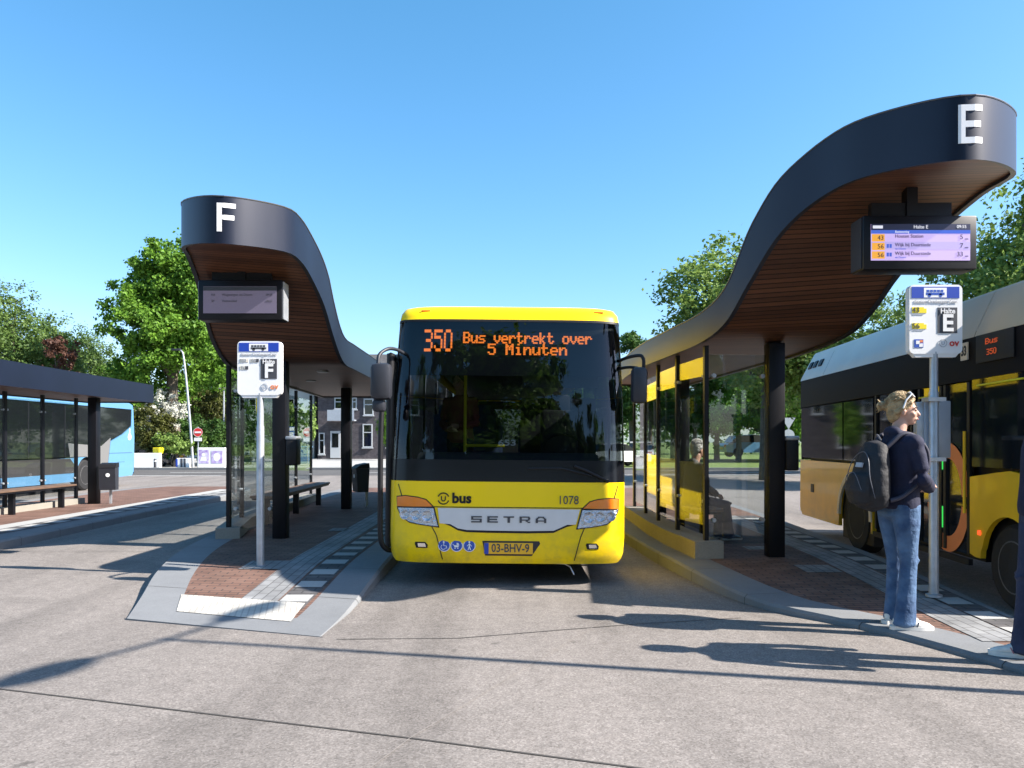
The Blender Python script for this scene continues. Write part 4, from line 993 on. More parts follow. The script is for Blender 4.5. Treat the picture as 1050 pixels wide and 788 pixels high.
# glass: windscreen wraps to the corner posts
band('windscreen', [1.30+1.48*i/14 for i in range(15)], 'windscreen', -80, 80, nt_=97, smooth=180)
band('windscreen_border', [1.088, 1.15, 1.22, 1.31], 'black_gloss', -90, 90, .002)
for s in (-1, 1):
    band('corner_post', [1.30, 1.6, 2.0, 2.4, 2.785], 'black_gloss', 80*s, 90*s, .001, nt_=8)
band('windscreen_edge', [2.765, 2.778, 2.79], 'black', -88, 88, .004)
hdr = B().grid([[bf(R(-74+148*i/36), z, -.05) for i in range(37)] for z in (2.19, 2.35, 2.5, 2.62, 2.78)])
DISP = part('destination_display', hdr, 'black', BUS, 40)
for s in (-1, 1):
    wb = B(); gl_rows = [(1.2, bf(R(90), 1.2).x), (1.8, bf(R(90), 1.8).x), (2.5, bf(R(90), 2.5).x)]
    edges = [bf(R(90), 2.0).y, 1.55, 3.2, 4.9, 6.6, 8.3, 10.0, LEN-.25]
    for a, c in zip(edges, edges[1:]):
        part('side_window', B().grid([[Vector((s*x, a+.04, z)), Vector((s*x, c-.04, z))] for z, x in gl_rows]), 'bus_glass', BUS)
        part('window_post', B().box((s*(gl_rows[1][1]+.004), c, 1.825), (.02, .09, 1.25)), 'black', BUS)
part('rear_window', B().box((0, LEN-.02, 1.9), (1.9, .02, .9)), 'bus_glass', BUS)
part('rear_wall', B().box((0, LEN-.08, 1.0), (2.2, .05, .9)).box((-1.0, LEN-.08, 1.9), (.2, .05, 1.1)).box((1.0, LEN-.08, 1.9), (.2, .05, 1.1)).box((0, LEN-.08, 2.42), (2.2, .05, .2)), 'interior', BUS)
# interior
part('floor', B().box((0, 6.2, .62), (2.2, 11.2, .06)), 'interior', BUS)
part('ceiling', B().box((0, 6.3, 2.58), (2.15, 11.0, .05)), 'dark_grey', BUS)
dash = B().grid([[Vector((x, by(x, 1.25)+dy, z)) for x in [-.95+.19*i for i in range(11)]] for dy, z in ((.06, 1.0), (.06, 1.30), (.20, 1.36), (.5, 1.38), (.62, 1.28), (.64, .7))])
part('dashboard', dash, 'interior', BUS, 30)
part('steering_wheel', B().tube([Vector((.62+.25*math.cos(a), .86+.10*math.sin(a), 1.38+.21*math.sin(a))) for a in [2*math.pi*k/24 for k in range(25)]], .017, 8), 'black', BUS)
def bus_seat(root, x, y, z, m='seat_blue'):
    part('passenger_seat', B().box((x, y, z+.45), (.44, .44, .1), bev=.03).box((x, y+.22, z+.85), (.44, .09, .75), bev=.03).box((x, y+.25, z+1.27), (.30, .09, .18), bev=.03).box((x, y, z+.2), (.1, .3, .4)), m, root, 30)
for r in range(7):
    for x in (-.86, -.40, .40, .86): bus_seat(BUS, x, 2.9+r*1.15, .66)
part('driver_seat', B().box((.62, 1.35, 1.08), (.48, .46, .12), bev=.04).box((.62, 1.62, 1.5), (.46, .12, .8), bev=.05).box((.62, 1.64, 1.98), (.28, .1, .2), bev=.04).box((.62, 1.38, .83), (.3, .3, .4)), 'interior', BUS, 30)
part('cab_partition', B().box((.62, 1.85, 1.35), (.95, .03, 1.4)).box((.12, 1.35, 1.0), (.03, 1.0, .75)), 'interior', BUS)
part('grab_pole', B().tube([(-.50, .95, .65), (-.50, .95, 2.55)], .018, 8).tube([(-.50, .95, 1.45), (-.30, 1.2, 1.45), (-.05, 1.3, 1.45)], .018, 8), 'hiviz', BUS)
# LED letters made of dots
FONT = {'B': '11110 10001 10001 11110 10001 10001 11110', 'u': '00000 00000 10001 10001 10001 10011 01101', 's': '00000 00000 01111 10000 01110 00001 11110',
        'v': '00000 00000 10001 10001 10001 01010 00100', 'e': '00000 00000 01110 10001 11111 10000 01110', 'r': '00000 00000 10110 11001 10000 10000 10000',
        't': '01000 01000 11110 01000 01000 01001 00110', 'k': '10000 10000 10010 10100 11000 10100 10010', 'o': '00000 00000 01110 10001 10001 10001 01110',
        'M': '10001 11011 10101 10101 10001 10001 10001', 'i': '00100 00000 01100 00100 00100 00100 01110', 'n': '00000 00000 10110 11001 10001 10001 10001',
        '5': '11111 10000 11110 00001 00001 10001 01110', '3': '11110 00001 00001 01110 00001 00001 11110', '0': '01110 10001 10001 10001 10001 10001 01110', ' ': '00000 00000 00000 00000 00000 00000 00000'}
def led_text(s, x0, x1, z0, z1, surf, wide=False, grow=1.5):
    """dots for a line of text between x0..x1 and z0..z1; surf(x, z) gives y"""
    b_ = B(); n = len(s)*6-1; dx, dz = (x1-x0)/n, (z1-z0)/7
    for ci, ch in enumerate(s):
        for r, row in enumerate(FONT[ch].split()):
            for c, bit in enumerate(row):
                if bit == '1':
                    x = x0+(ci*6+c+.5)*dx; z = z1-(r+.5)*dz; y = surf(x, z); w_ = dx*.46*grow; h_ = dz*.44
                    b_.add([(x-w_, y, z-h_), (x+w_, y, z-h_), (x+w_, y, z+h_), (x-w_, y, z+h_)], [(0, 1, 2, 3)])
    return b_
def disp_px(px, py, Yd=8.1): return ((px-525)*Yd/FPX-BUS.location.x, 1.5+(453-py)*Yd/FPX)
dsurf = lambda x, z: by(x, z)+.042
def dsp(s, xa, xb, ya, yb, **k):
    (x0, z1), (x1, z0) = disp_px(xa, ya), disp_px(xb, yb); return led_text(s, x0, x1, z0, z1, dsurf, **k)
part('led_text', dsp('350', 432, 461, 337.5, 361, grow=1.15), 'led', DISP)
part('led_text', dsp('Bus vertrekt over', 472.5, 605, 340, 352, grow=1.75), 'led', DISP)
part('led_text', dsp('5 Minuten', 498, 579, 352.2, 364, grow=1.6), 'led', DISP)
# front dress: silver strip, seams, lamps, plate, stickers
top_ = [(448, 521.8), (500, 521.9), (545, 521.9), (594, 522.2)]
low_ = [(590, 537.5), (581, 537.8), (574, 541), (567, 544), (540, 544.6), (500, 544.4), (478, 544), (469, 542.5), (461, 538.2), (450, 537.4)]
onbus('grille_strip', top_+low_, 'silver', .008, thick=.008)
onbus('grille_gap', [(455, 537.9)]+low_[::-1][1:-1]+[(588, 538.3)]+[(581, 540), (574, 543), (567, 546.3), (540, 547), (500, 546.8), (478, 546.3), (469, 544.6), (461, 540.2)], 'black', .004)
for sm in (((406, 498), (410, 510)), ((442, 541), (447, 550), (450, 562), (453, 575)), ((599, 541), (595, 550), (592, 562), (589, 575)), ((634, 498), (630, 511))):
    q = [Vector((bx(x), 0, bz(y))) for x, y in sm]; q = resample(q, 14)
    part('seam', B().tube([Vector((p.x, by(p.x, p.z)-.002, p.z)) for p in q], .005, 6), 'black', BUS)
part('seam', B().tube([bf(R(-86+172*i/40), bz(520.8), .002) for i in range(7, 34)], .0045, 6), 'black', BUS)
def headlight(flip):
    fx = (lambda pts: [(1039-x+1.0, y+.7) for x, y in pts]) if flip else (lambda pts: pts)
    h = onbus('headlight', fx([(404.2, 510.5), (414, 509.3), (427, 510.6), (436, 513), (444.5, 521), (449.8, 542), (430, 539.6), (418, 537.4), (409.5, 531.5), (405, 523.5)]), 'black', .006, thick=.01)
    onbus('indicator_lens', fx([(404.9, 511.3), (414, 510.1), (427, 511.5), (435.5, 513.7), (442.6, 520.4), (424, 520.8), (405.2, 521)]), 'amber', .012, h, thick=.01)
    onbus('reflector', fx([(406, 522.3), (424, 522), (443.5, 522), (448.4, 540.6), (430, 538.4), (418.4, 536.2), (410.2, 530.6)]), 'reflector', .009, h)
    lb = B()
    for (x, y, r) in ((414, 529, .055), (425, 529.5, .062), (437, 530, .07)):
        x = 1040-x if flip else x; X, Z = bx(x), bz(y); yy = by(X, Z)
        lb.lathe([(.001, .004), (r*.55, -.004), (r*.8, -.020), (r, -.018), (r, .0)], (X, yy-.008, Z), 'Y', 18)
    part('lamp_bowl', lb, 'reflector', h, 40)
    onbus('lens', fx([(406, 522.3), (424, 522), (443.5, 522), (448.4, 540.6), (430, 538.4), (418.4, 536.2), (410.2, 530.6)]), 'lens', .036, h, thick=.025)
    return h
headlight(False); headlight(True)
for px in (431.5, 607.5):
    f = onbus('fog_light', [(px-6.5, 557), (px+4, 557), (px+6.5, 560), (px+6, 563.2), (px-5.5, 563.2), (px-7, 559)], 'black', .005, thick=.008)
    onbus('fog_lens', [(px-4, 558.3), (px+3.5, 558.3), (px+4.8, 562), (px-3.5, 562)], 'chrome', .008, f, thick=.004)
pl = onbus('plate_recess', [(494, 555), (552.5, 555), (553.5, 557.5), (548, 566), (545, 570.5), (497, 570.5)], 'dark_grey', .003)
plx, plz = bx(521), bz(562.6); ply = by(.0, plz)
pp = part('number_plate', B().box((plx, ply-.012, plz), (.50, .012, .115), bev=.004), 'plate_yellow', BUS)
part('plate_band', B().box((plx-.226, ply-.0195, plz), (.045, .003, .112)), 'blue_sign', pp)
text('plate_text', '03-BHV-9', .118, 'sign_dark', pp, (plx+.02, ply-.0205, plz), bold=.015, sx=.82)
for i, px in enumerate((454.9, 467.8, 480.8)):
    X, Z = bx(px), bz(560.3); y = by(X, Z)-.004; r = .063
    st = part('pictogram_sticker', B().lathe([(.001, 0), (r, 0), (r, .006)], (X, y, Z), 'Y', 28), 'white', BUS)
    part('sticker_field', B().lathe([(.001, -.002), (r*.88, -.002)], (X, y, Z), 'Y', 28), 'navy_sign', st)
    g = B(); yy = y-.0035; r3 = lambda pts: [(X+a, yy, Z+c) for a, c in pts]
    def disc(cx, cz, q): g.prism(r3([(cx+q*math.cos(k*.524), cz+q*math.sin(k*.524)) for k in range(12)]), (0, -.001, 0))
    if i == 0:   # wheelchair
        disc(-.004, .036, .010); g.tube([(X-.004, yy, Z+.024), (X-.004, yy, Z-.002), (X+.022, yy, Z-.004), (X+.028, yy, Z-.030)], .0045, 6)
        g.tube([(X-.008+.024*math.cos(a), yy, Z-.016+.024*math.sin(a)) for a in [2.0+.4*k for k in range(11)]], .0035, 6)
    elif i == 1:  # pram
        g.prism(r3([(-.030, .004), (.026, .004), (.018, -.016), (-.022, -.016)]), (0, -.001, 0)); g.prism(r3([(0, .007), (.026, .007), (.018, .026), (0, .030)]), (0, -.001, 0)); disc(-.016, -.026, .007); disc(.012, -.026, .007)
        g.tube([(X-.028, yy, Z+.004), (X-.042, yy, Z+.018)], .003, 6)
    else:         # walking person
        disc(0, .038, .010); g.tube([(X, yy, Z+.024), (X, yy, Z-.006), (X-.013, yy, Z-.042)], .006, 6); g.tube([(X, yy, Z-.006), (X+.014, yy, Z-.042)], .006, 6); g.tube([(X-.022, yy, Z-.004), (X, yy, Z+.022), (X+.022, yy, Z-.004)], .004, 6)
    part('pictogram', g, 'white', st)
def front_text(name, s, px, py, size, m, **k):
    X, Z = bx(px), bz(py); return text(name, s, size, m, BUS, (X, by(X, Z)-.006, Z), **k)
def wide_letters(s, px0, px1, py0, py1, m, off):
    """square extended capitals built from bars"""
    bars = {'S': [(0, 1, .8, 1), (0, .2, .5, .8), (0, 1, .41, .6), (.8, 1, .2, .41), (0, 1, 0, .2)], 'E': [(0, .22, 0, 1), (.22, 1, .8, 1), (.22, .92, .40, .60), (.22, 1, 0, .2)],
            'T': [(0, 1, .8, 1), (.38, .62, 0, .8)], 'R': [(0, .22, 0, 1), (.22, .94, .82, 1), (.80, 1, .52, .84), (.22, .92, .36, .52), (.58, .80, .18, .36), (.74, 1, 0, .18)], 'A': [(0, .22, 0, .7), (.10, .34, .7, .84), (.22, .78, .84, 1), (.66, .90, .7, .84), (.78, 1, 0, .7), (.22, .78, .24, .40)]}
    n = len(s); pitch = (px1-px0)/(n-1+.66); wch = pitch*.66
    for i, ch in enumerate(s):
        b_ = B()
        for a, c, d, e in bars[ch]:
            x0, x1 = bx(px0+pitch*i+wch*a), bx(px0+pitch*i+wch*c); z0, z1 = bz(py1+(py0-py1)*d), bz(py1+(py0-py1)*e)
            y = by((x0+x1)/2, z0)-off; b_.box(((x0+x1)/2, y, (z0+z1)/2), (x1-x0, .006, z1-z0))
        part('brand_letter', b_, m, BUS)
wide_letters('SETRA', 482.5, 559.5, 529.7, 536.2, 'sign_dark', .014)
front_text('fleet_number', '1078', 582, 513, .125, 'sign_dark', sx=.88)
front_text('logo_text', 'bus', 472.5, 512.0, .145, 'black', bold=.035, sx=1.0)
lg = B(); X, Z = bx(453.7), bz(512.2); yv = by(X, Z)-.005
for a0, a1 in ((.35, 2.79), (3.49, 5.93)): lg.tube([(X+.057*math.cos(a0+(a1-a0)*k/16), yv, Z+.057*math.sin(a0+(a1-a0)*k/16)) for k in range(17)], .0065, 6)
lg.tube([(X-.020, yv, Z+.024), (X-.020, yv, Z-.010), (X-.008, yv, Z-.024), (X+.008, yv, Z-.024), (X+.020, yv, Z-.010), (X+.020, yv, Z+.024)], .006, 6)
part('round_logo', lg, 'black', BUS)
text('windscreen_number', '653', .085, 'white', BUS, (bx(518.5), by(0, 1.5)+.02, bz(454.5)), bold=.02, sx=1.5)
for px, py in ((433, 319.3), (612, 321.2)):
    X, Z = bx(px)*1.03, 2.885; part('marker_light', B().box((X, by(X, Z)-.004, Z), (.10, .02, .022), bev=.006), 'amber', BUS)
# wiper
wp = B().tube([Vector((bx(x), by(bx(x), bz(y))-.03, bz(y))) for x, y in ((588, 477.5), (600, 482), (623, 493))], .014, 8).tube([Vector((bx(x), by(bx(x), bz(y))-.018, bz(y))) for x, y in ((540, 480.5), (575, 480), (606, 487.5))], .010, 6).tube([Vector((bx(622), by(bx(622), bz(493))-.005, bz(493))), Vector((bx(622), by(bx(622), bz(493))-.05, bz(493)))], .018, 10)
part('wiper', wp, 'black', BUS, 40)
part('sun_visor', B().box((.55, .34, 2.16), (.8, .02, .16)), 'interior', BUS)
# mirrors
m1 = part('mirror_housing', B().box((bx(390.8), -.10, bz(393.5)), (.21, .16, .37), bev=.05), 'dark_grey', BUS, 40)
part('mirror_arm', B().tube(catmull([(bx(409), .30, bz(361)), (bx(402), .16, bz(358)), (bx(395), .02, bz(359)), (bx(388), -.07, bz(366)), (bx(387), -.1, bz(377))], 6), .019, 8), 'dark_grey', m1, 50)
part('kerb_mirror', B().box((bx(388.5), -.08, bz(418)), (.13, .13, .12), bev=.03).tube([(bx(389), -.08, bz(410)), (bx(389), -.08, bz(414))], .02, 8), 'dark_grey', m1, 40)
part('mirror_glass', B().box((bx(390.8), -.012, bz(393.5)), (.17, .01, .32)), 'chrome', m1)
m2 = part('mirror_housing', B().box((bx(653.5), .02, bz(394)), (.155, .16, .37), bev=.04), 'dark_grey', BUS, 40)
part('mirror_arm', B().tube(catmull([(bx(636), .34, bz(366)), (bx(645), .16, bz(363.5)), (bx(655), .05, bz(363)), (bx(658), .02, bz(368)), (bx(658), .02, bz(377))], 6), .018, 8).tube(catmull([(bx(636), .34, bz(374)), (bx(646), .16, bz(374)), (bx(652), .04, bz(376))], 6), .016, 8), 'black', m2, 50)
part('mirror_glass', B().box((bx(653.5), .105, bz(394)), (.12, .01, .32)), 'chrome', m2)
# front door leaf swung out along the flank
dl = B()
for y in (.28, 1.45): dl.tube([(-1.255, y, .38), (-1.255, y, 2.42)], .042, 10)
for z in (.40, 1.30, 2.40): dl.tube([(-1.255, .28, z), (-1.255, 1.45, z)], .036, 8)
dl.tube(catmull([(-1.31, .14, 2.05), (-1.325, .12, 1.6), (-1.325, .12, .9), (-1.32, .14, .48), (-1.27, .2, .36), (-1.2, .3, .33)], 6), .028, 8)
dr = part('front_door', dl, 'black', BUS, 50)
part('door_glass', B().box((-1.255, .865, 1.4), (.012, 1.14, 1.96)), 'bus_glass', dr)
def wheel(root, x, y, r, wd=.27, axis='X', s=-1):
    wv = part('wheel', B().lathe([(.001, -wd/2), (r*.66, -wd/2), (r*.9, -wd/2), (r, -wd*.32), (r, wd*.32), (r*.9, wd/2), (r*.62, wd/2), (.001, wd/2)], (x, y, r), axis, 36), 'rubber', root, 35)
    f = s*(wd/2+.004); part('rim', B().lathe([(.001, f-s*.02), (r*.16, f-s*.015), (r*.18, f-s*.07), (r*.44, f-s*.06), (r*.5, f-s*.02), (r*.60, f), (r*.64, f-s*.01)], (x, y, r), axis, 30), 'hub', wv, 35)
    nb = B()
    for k in range(10):
        a = k*.628; q = Vector((f-s*.05, r*.34*math.cos(a), r*.34*math.sin(a)))
        if axis == 'Y': q = Vector((q.y, q.x, q.z))
        nb.ball(Vector((x, y, r))+q, .018, 6)
    part('wheel_nut', nb, 'hub', wv)
for x in (-1.02, 1.02):
    for y in (2.5, 8.6): wheel(BUS, x*.96, y, .48, .28, 'X', 1 if x > 0 else -1)
part('underbody', B().box((0, 6.0, .42), (1.9, 11.0, .22)), 'black', BUS)
part('tow_hook', B().tube([(.40, .16, .235), (.60, .15, .23), (.66, .14, .20), (.70, .13, .12)], .008, 6), 'steel', BUS)

# ------------------------------------------------------------------ yellow bus on the right
BR = thing('city_bus', 'yellow and cream bus seen side on, an orange ring on its dark door', 'bus', (4.80, 12.85, 0), math.atan2(-.9976, -.0697))
Lr = 6.6
def outline_with_arches(x0, x1, z0, z1, arches, extra=None):
    pts = [(x0, z1), (x0, z0+.10), (x0+.10, z0)]
    for cx, cz, r in sorted(arches):
        a0 = math.asin((z0-cz)/r) if abs(z0-cz) < r else 0
        for i in range(15):
            a = (math.pi-a0)-(math.pi-2*a0)*i/14; pts.append((cx+r*math.cos(a), cz+r*math.sin(a)))
    return pts+[(x1-.10, z0), (x1, z0+.1), (x1, z1)]
def side(pts, y0, y1): return [(x, y0, z) for x, z in pts], (0, y1-y0, 0)
WR, WF = 2.42, 6.06
def panel(name, pts, m, y=0.0, d=.05, parent=BR): 
    v, e = side(pts, y, y+d); return part(name, B().prism(v, e), m, parent)
core = B().box((Lr/2, 1.25, 1.66), (Lr-.5, 2.3, 1.84)).box((WR+1.9, 1.25, .7), (2.4, 2.3, .7)).box((.75, 1.25, .75), (1.2, 2.3, .8))
part('body', core, 'black', BR)
# rear lower flank with the wheel arch
arch = lambda cx, r, z0: [(cx+r*math.cos(a), .47+r*math.sin(a)) for a in [math.pi-(math.pi)*i/16 for i in range(17)]]
fl = [(.04, 1.20), (.02, .42), (.14, .30), (WR-.58, .30)]+[(WR-.58, .47)]+arch(WR, .58, .3)+[(WR+.58, .47), (WR+.58, .32), (3.05, .32), (3.05, 1.20)]
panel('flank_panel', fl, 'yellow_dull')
panel('fuel_flap', [(.60, .83), (.60, .70), (.74, .70), (.74, .83)], 'black', -.008, .02)
v, e = side([(WR+.62*math.cos(a), .47+.62*math.sin(a)) for a in [math.pi*i/18 for i in range(19)]]+[(WR+.55*math.cos(a), .47+.55*math.sin(a)) for a in [math.pi-math.pi*i/18 for i in range(19)]], -.015, .02)
part('arch_trim', B().prism(v, e), 'cream', BR)
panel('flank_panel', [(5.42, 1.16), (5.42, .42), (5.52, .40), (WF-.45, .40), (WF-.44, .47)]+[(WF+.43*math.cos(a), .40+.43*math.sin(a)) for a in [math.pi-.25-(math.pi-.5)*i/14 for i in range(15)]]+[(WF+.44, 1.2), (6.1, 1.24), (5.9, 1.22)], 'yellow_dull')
panel('skirt_black', [(3.06, .36), (5.40, .36), (5.40, .30), (3.06, .30)], 'black', 0, .04)
# windows and doors
def glass_side(name, x0, x1, z0, z1, y=.012): return part(name, B().box(((x0+x1)/2, y+.01, (z0+z1)/2), (x1-x0, .02, z1-z0)), 'dark_glass', BR)
glass_side('side_window', .04, 1.95, 1.24, 2.05); glass_side('side_window', 2.0, 3.04, 1.24, 2.05)
for x0, x1 in ((3.10, 3.62), (3.66, 4.16)): 
    d = glass_side('door', x0, x1, .40, 2.08, .03); [part('door_edge', B().box((xe, .022, 1.24), (.05, .03, 1.68)), 'black', d) for xe in (x0+.025, x1-.025)]
ds = []
for x0, x1 in ((4.30, 4.84), (4.88, 5.40)):
    d = glass_side('door', x0, x1, .40, 2.08, .03); ds.append(d); [part('door_edge', B().box((xe, .022, 1.24), (.05, .03, 1.68)), 'black', d) for xe in (x0+.025, x1-.025)]
ring = []
for k in range(33): a = 2*math.pi*k/32; ring.append((5.02+.36*math.cos(a)*.85, .92+.54*math.sin(a)))
rb = B(); n_ = 40
for q0, q1 in ((.05, 3.0), (3.3, 6.1)):
    o_ = [(4.94+.44*math.cos(q0+(q1-q0)*k/n_), .02, .93+.56*math.sin(q0+(q1-q0)*k/n_)) for k in range(n_+1)]
    i_ = [(4.94+.29*math.cos(q0+(q1-q0)*k/n_), .02, .93+.40*math.sin(q0+(q1-q0)*k/n_)) for k in range(n_+1)]
    rb.grid([[Vector(p) for p in o_], [Vector(p) for p in i_]])
part('orange_ring', rb, 'sign_orange', ds[1])
part('door_light', B().box((4.86, .012, 1.42), (.012, .012, .42)), 'led_green', BR); part('door_light', B().box((4.86, .012, .72), (.012, .012, .22)), 'led_green', BR)
part('handle', B().tube([(5.33, -.005, .8), (5.33, -.005, 1.6)], .015, 8), 'yellow_dull', ds[1])
glass_side('side_window', 5.44, Lr-.10, 1.26, 2.12)
part('window_trim', B().tube([(5.55, .0, 2.03), (6.3, .0, 2.04)], .009, 6), 'hiviz', BR); part('window_trim', B().tube([(4.35, .0, 1.98), (4.8, .0, 1.98)], .009, 6), 'hiviz', BR)
panel('window_band', [(.04, 2.52), (.03, 2.06), (Lr-.05, 2.10), (Lr-.08, 2.52)], 'matt_black', .006, .03)
panel('marker_lamp', [(5.58, .62), (5.62, .62), (5.62, .66), (5.58, .66)], 'led_red', -.012, .02)
# roof cove, cream at the tail and tan towards the front
def cove(x0, x1, m):
    rows = []
    for y, z in ((.0, 2.50), (.012, 2.54), (.10, 2.73), (.19, 2.92), (.215, 2.95), (.27, 2.97), (.8, 3.02), (1.25, 3.03)):
        rows.append([Vector((x0+(.12*(z-2.5)/.5 if x0 < .1 else 0), y, z)), Vector((x1-(.06*(z-2.5)/.5 if x1 > Lr-.2 else 0), y, z))])
    return part('roof_panel', B().grid(rows), m, BR, 50)
cove(.03, 1.15, 'cream'); cove(1.158, 4.2, 'cream'); cove(4.208, 5.5, 'tan'); cove(5.508, Lr-.02, 'tan')
part('roof_top', B().box((Lr/2, 1.9, 3.01), (Lr-.4, 1.3, .04)), 'cream', BR)
for x in (.28, .52, .78):
    yv = .098; part('roof_vent', B().box((x, yv, 2.735), (.15, .03, .12), rot=Matrix.Rotation(R(-25), 3, 'X'), bev=.012), 'black', BR)
# tail and nose
part('rear_panel', B().grid([[Vector((.04, .0, .35)), Vector((-.02, .2, .33)), Vector((-.02, 2.3, .33)), Vector((.04, 2.5, .35))], [Vector((.04, .0, 1.2)), Vector((-.03, .2, 1.2)), Vector((-.03, 2.3, 1.2)), Vector((.04, 2.5, 1.2))]]), 'yellow_dull', BR, 40)
part('rear_glass', B().grid([[Vector((.045, .012, z)), Vector((-.02+d, .2, z)), Vector((-.02+d, 2.3, z)), Vector((.045, 2.49, z))] for z, d in ((1.205, 0), (2.5, .03))]+[[Vector((.12, .25, 2.95)), Vector((.1, .4, 2.97)), Vector((.1, 2.1, 2.97)), Vector((.12, 2.2, 2.95))]]), 'dark_glass', BR)
part('front_mask', B().grid([[Vector((Lr-.10, .0, z)), Vector((Lr-.02, .12, z)), Vector((Lr+.10, .5, z)), Vector((Lr+.12, 1.25, z)), Vector((Lr+.10, 2.0, z)), Vector((Lr+.03, 2.4, z)), Vector((Lr-.06, 2.5, z))] for z in (.4, .9, 1.25)]), 'yellow_dull', BR, 50)
part('windscreen', B().grid([[Vector((Lr-.10-d, .0, z)), Vector((Lr-.02-d, .12, z)), Vector((Lr+.10-d, .5, z)), Vector((Lr+.12-d, 1.25, z)), Vector((Lr+.10-d, 2.0, z)), Vector((Lr+.03-d, 2.4, z)), Vector((Lr-.06-d, 2.5, z))] for z, d in ((1.25, 0), (2.1, .03), (2.51, .06))]), 'dark_glass', BR, 50)
part('front_header', B().grid([[Vector((Lr-.15-d, .02+e, z)), Vector((Lr-.07-d, .16+e, z)), Vector((Lr+.03-d, .5, z)), Vector((Lr+.05-d, 1.25, z)), Vector((Lr+.03-d, 2.0, z)), Vector((Lr-.07-d, 2.34-e, z)), Vector((Lr-.15-d, 2.48-e, z))] for z, d, e in ((2.51, 0, 0), (2.75, .02, .10), (2.94, .05, .19), (2.99, .3, .3))]), 'black', BR, 40)
part('wheel_well', B().box((WR, .5, .55), (1.1, .9, .8)), 'black', BR); part('wheel_well', B().box((WF, .55, .55), (.86, .9, .7)), 'black', BR)
wheel(BR, WR, .17, .47, .27, 'Y', -1); wheel(BR, WF, .17, .385, .25, 'Y', -1)
sg = part('line_sign', B().box((5.33, -.004, 2.38), (.13, .012, .17)), 'cream', BR)
text('line_number', '33', .13, 'black', sg, (5.33, -.012, 2.38), bold=.03, sx=.8)
lp = part('side_display', B().box((5.86, -.004, 2.37), (.62, .012, .26)), 'black', BR)
part('led_text', led_text('Bus', 5.72, 5.92, 2.40, 2.455, lambda x, z: -.012).add(*(lambda q: (q.v, q.f))(led_text('350', 5.74, 5.90, 2.30, 2.355, lambda x, z: -.012))), 'led_dim', lp)

# ------------------------------------------------------------------ light blue bus on the left
Lb = 12.0
BL = thing('city_bus', 'light blue and grey bus behind the glass of the low flat shelter', 'bus', (-13.05, 14.6, 0), R(90))
part('body', B().box((Lb/2-.1, 1.27, 1.55), (Lb-.5, 2.3, 2.35)), 'black', BL)
wl = [Lb-8.9, Lb-2.95]
def lat(pts, m, name='flank_panel', y=0, d=.05): v, e = side(pts, y, y+d); return part(name, B().prism(v, e), m, BL)
arc = lambda cx: [(cx+.56*math.cos(a), .47+.56*math.sin(a)) for a in [math.pi-math.pi*i/16 for i in range(17)]]
lat([(0, 1.0), (0, .3), (wl[0]-.56, .3)]+arc(wl[0])+[(wl[0]+.56, .3), (wl[1]-.56, .3)]+arc(wl[1])[:9]+[(wl[1]-1.5, 1.0)], 'light_blue')
lat([(4.0, 1.0), (4.0, .56), (wl[1]-.62, .56), (wl[1]-.60, .75), (wl[1]-.9, 1.0)], 'bus_dark', y=-.003)
lat([(wl[1]-1.0, 1.45), (wl[1]-.9, 1.04), (wl[1]-.02, 1.04)]+arc(wl[1])[8:15]+[(wl[1]+.60, .62), (Lb-1.75, .62), (Lb-1.55, 1.62), (Lb-2.1, 1.36)], 'bus_grey', y=-.003, d=.05)
lat([(wl[1]+.6, .30), (Lb-.15, .34), (Lb-.03, .48), (Lb+.02, 1.6), (Lb-.06, 2.62), (Lb-.17, 2.62), (Lb-.20, 2.0), (Lb-.75, 1.75), (Lb-1.56, 1.50), (Lb-1.74, .60), (wl[1]+.6, .60)], 'light_blue', y=-.004)
lat([(0, 2.78), (0, 2.60), (Lb-.06, 2.60), (Lb-.10, 2.74), (Lb-.3, 2.80)], 'light_blue', 'roof_edge', -.002)
lat([(0, 2.58), (0, 1.02), (Lb-2.9, 1.05), (Lb-2.2, 1.32), (Lb-1.55, 1.55), (Lb-.75, 1.78), (Lb-.20, 2.05), (Lb-.17, 2.58)], 'dark_glass', 'side_window', .008, .03)
for x in (4.5, 6.2, 7.9): part('window_post', B().box((x, .004, 1.8), (.05, .01, 1.5)), 'black', BL)
part('roof', B().grid([[Vector((0, y, z)), Vector((Lb-.25, y, z))] for y, z in ((.0, 2.78), (.12, 2.86), (.5, 2.9), (1.25, 2.92), (2.0, 2.9), (2.4, 2.84))]), 'light_blue', BL, 50)
part('tail_panel', B().grid([[Vector((Lb-.02+.02*(z < 2), .0, z)), Vector((Lb+.06, .3, z)), Vector((Lb+.08, 1.25, z)), Vector((Lb+.06, 2.2, z)), Vector((Lb-.02, 2.5, z))] for z in (.4, 1.6)]+[[Vector((Lb-.10, .0, 2.7)), Vector((Lb-.06, .3, 2.72)), Vector((Lb-.05, 1.25, 2.74)), Vector((Lb-.06, 2.2, 2.72)), Vector((Lb-.1, 2.5, 2.7))]]), 'light_blue', BL, 40)
part('flank_mark', B().lathe([(.001, 0), (.11, 0)], (Lb-.32, -.008, 1.66), 'Y', 14).box((Lb-.32, -.008, 1.84), (.05, .004, .2)), 'white', BL)
part('seam', B().box((Lb-.9, -.006, 1.12), (1.5, .004, .012)), 'dark_grey', BL); part('seam', B().box((Lb-.9, -.006, .82), (.5, .004, .008)), 'dark_grey', BL)
for x in wl: wheel(BL, x, .17, .47, .27, 'Y', -1)

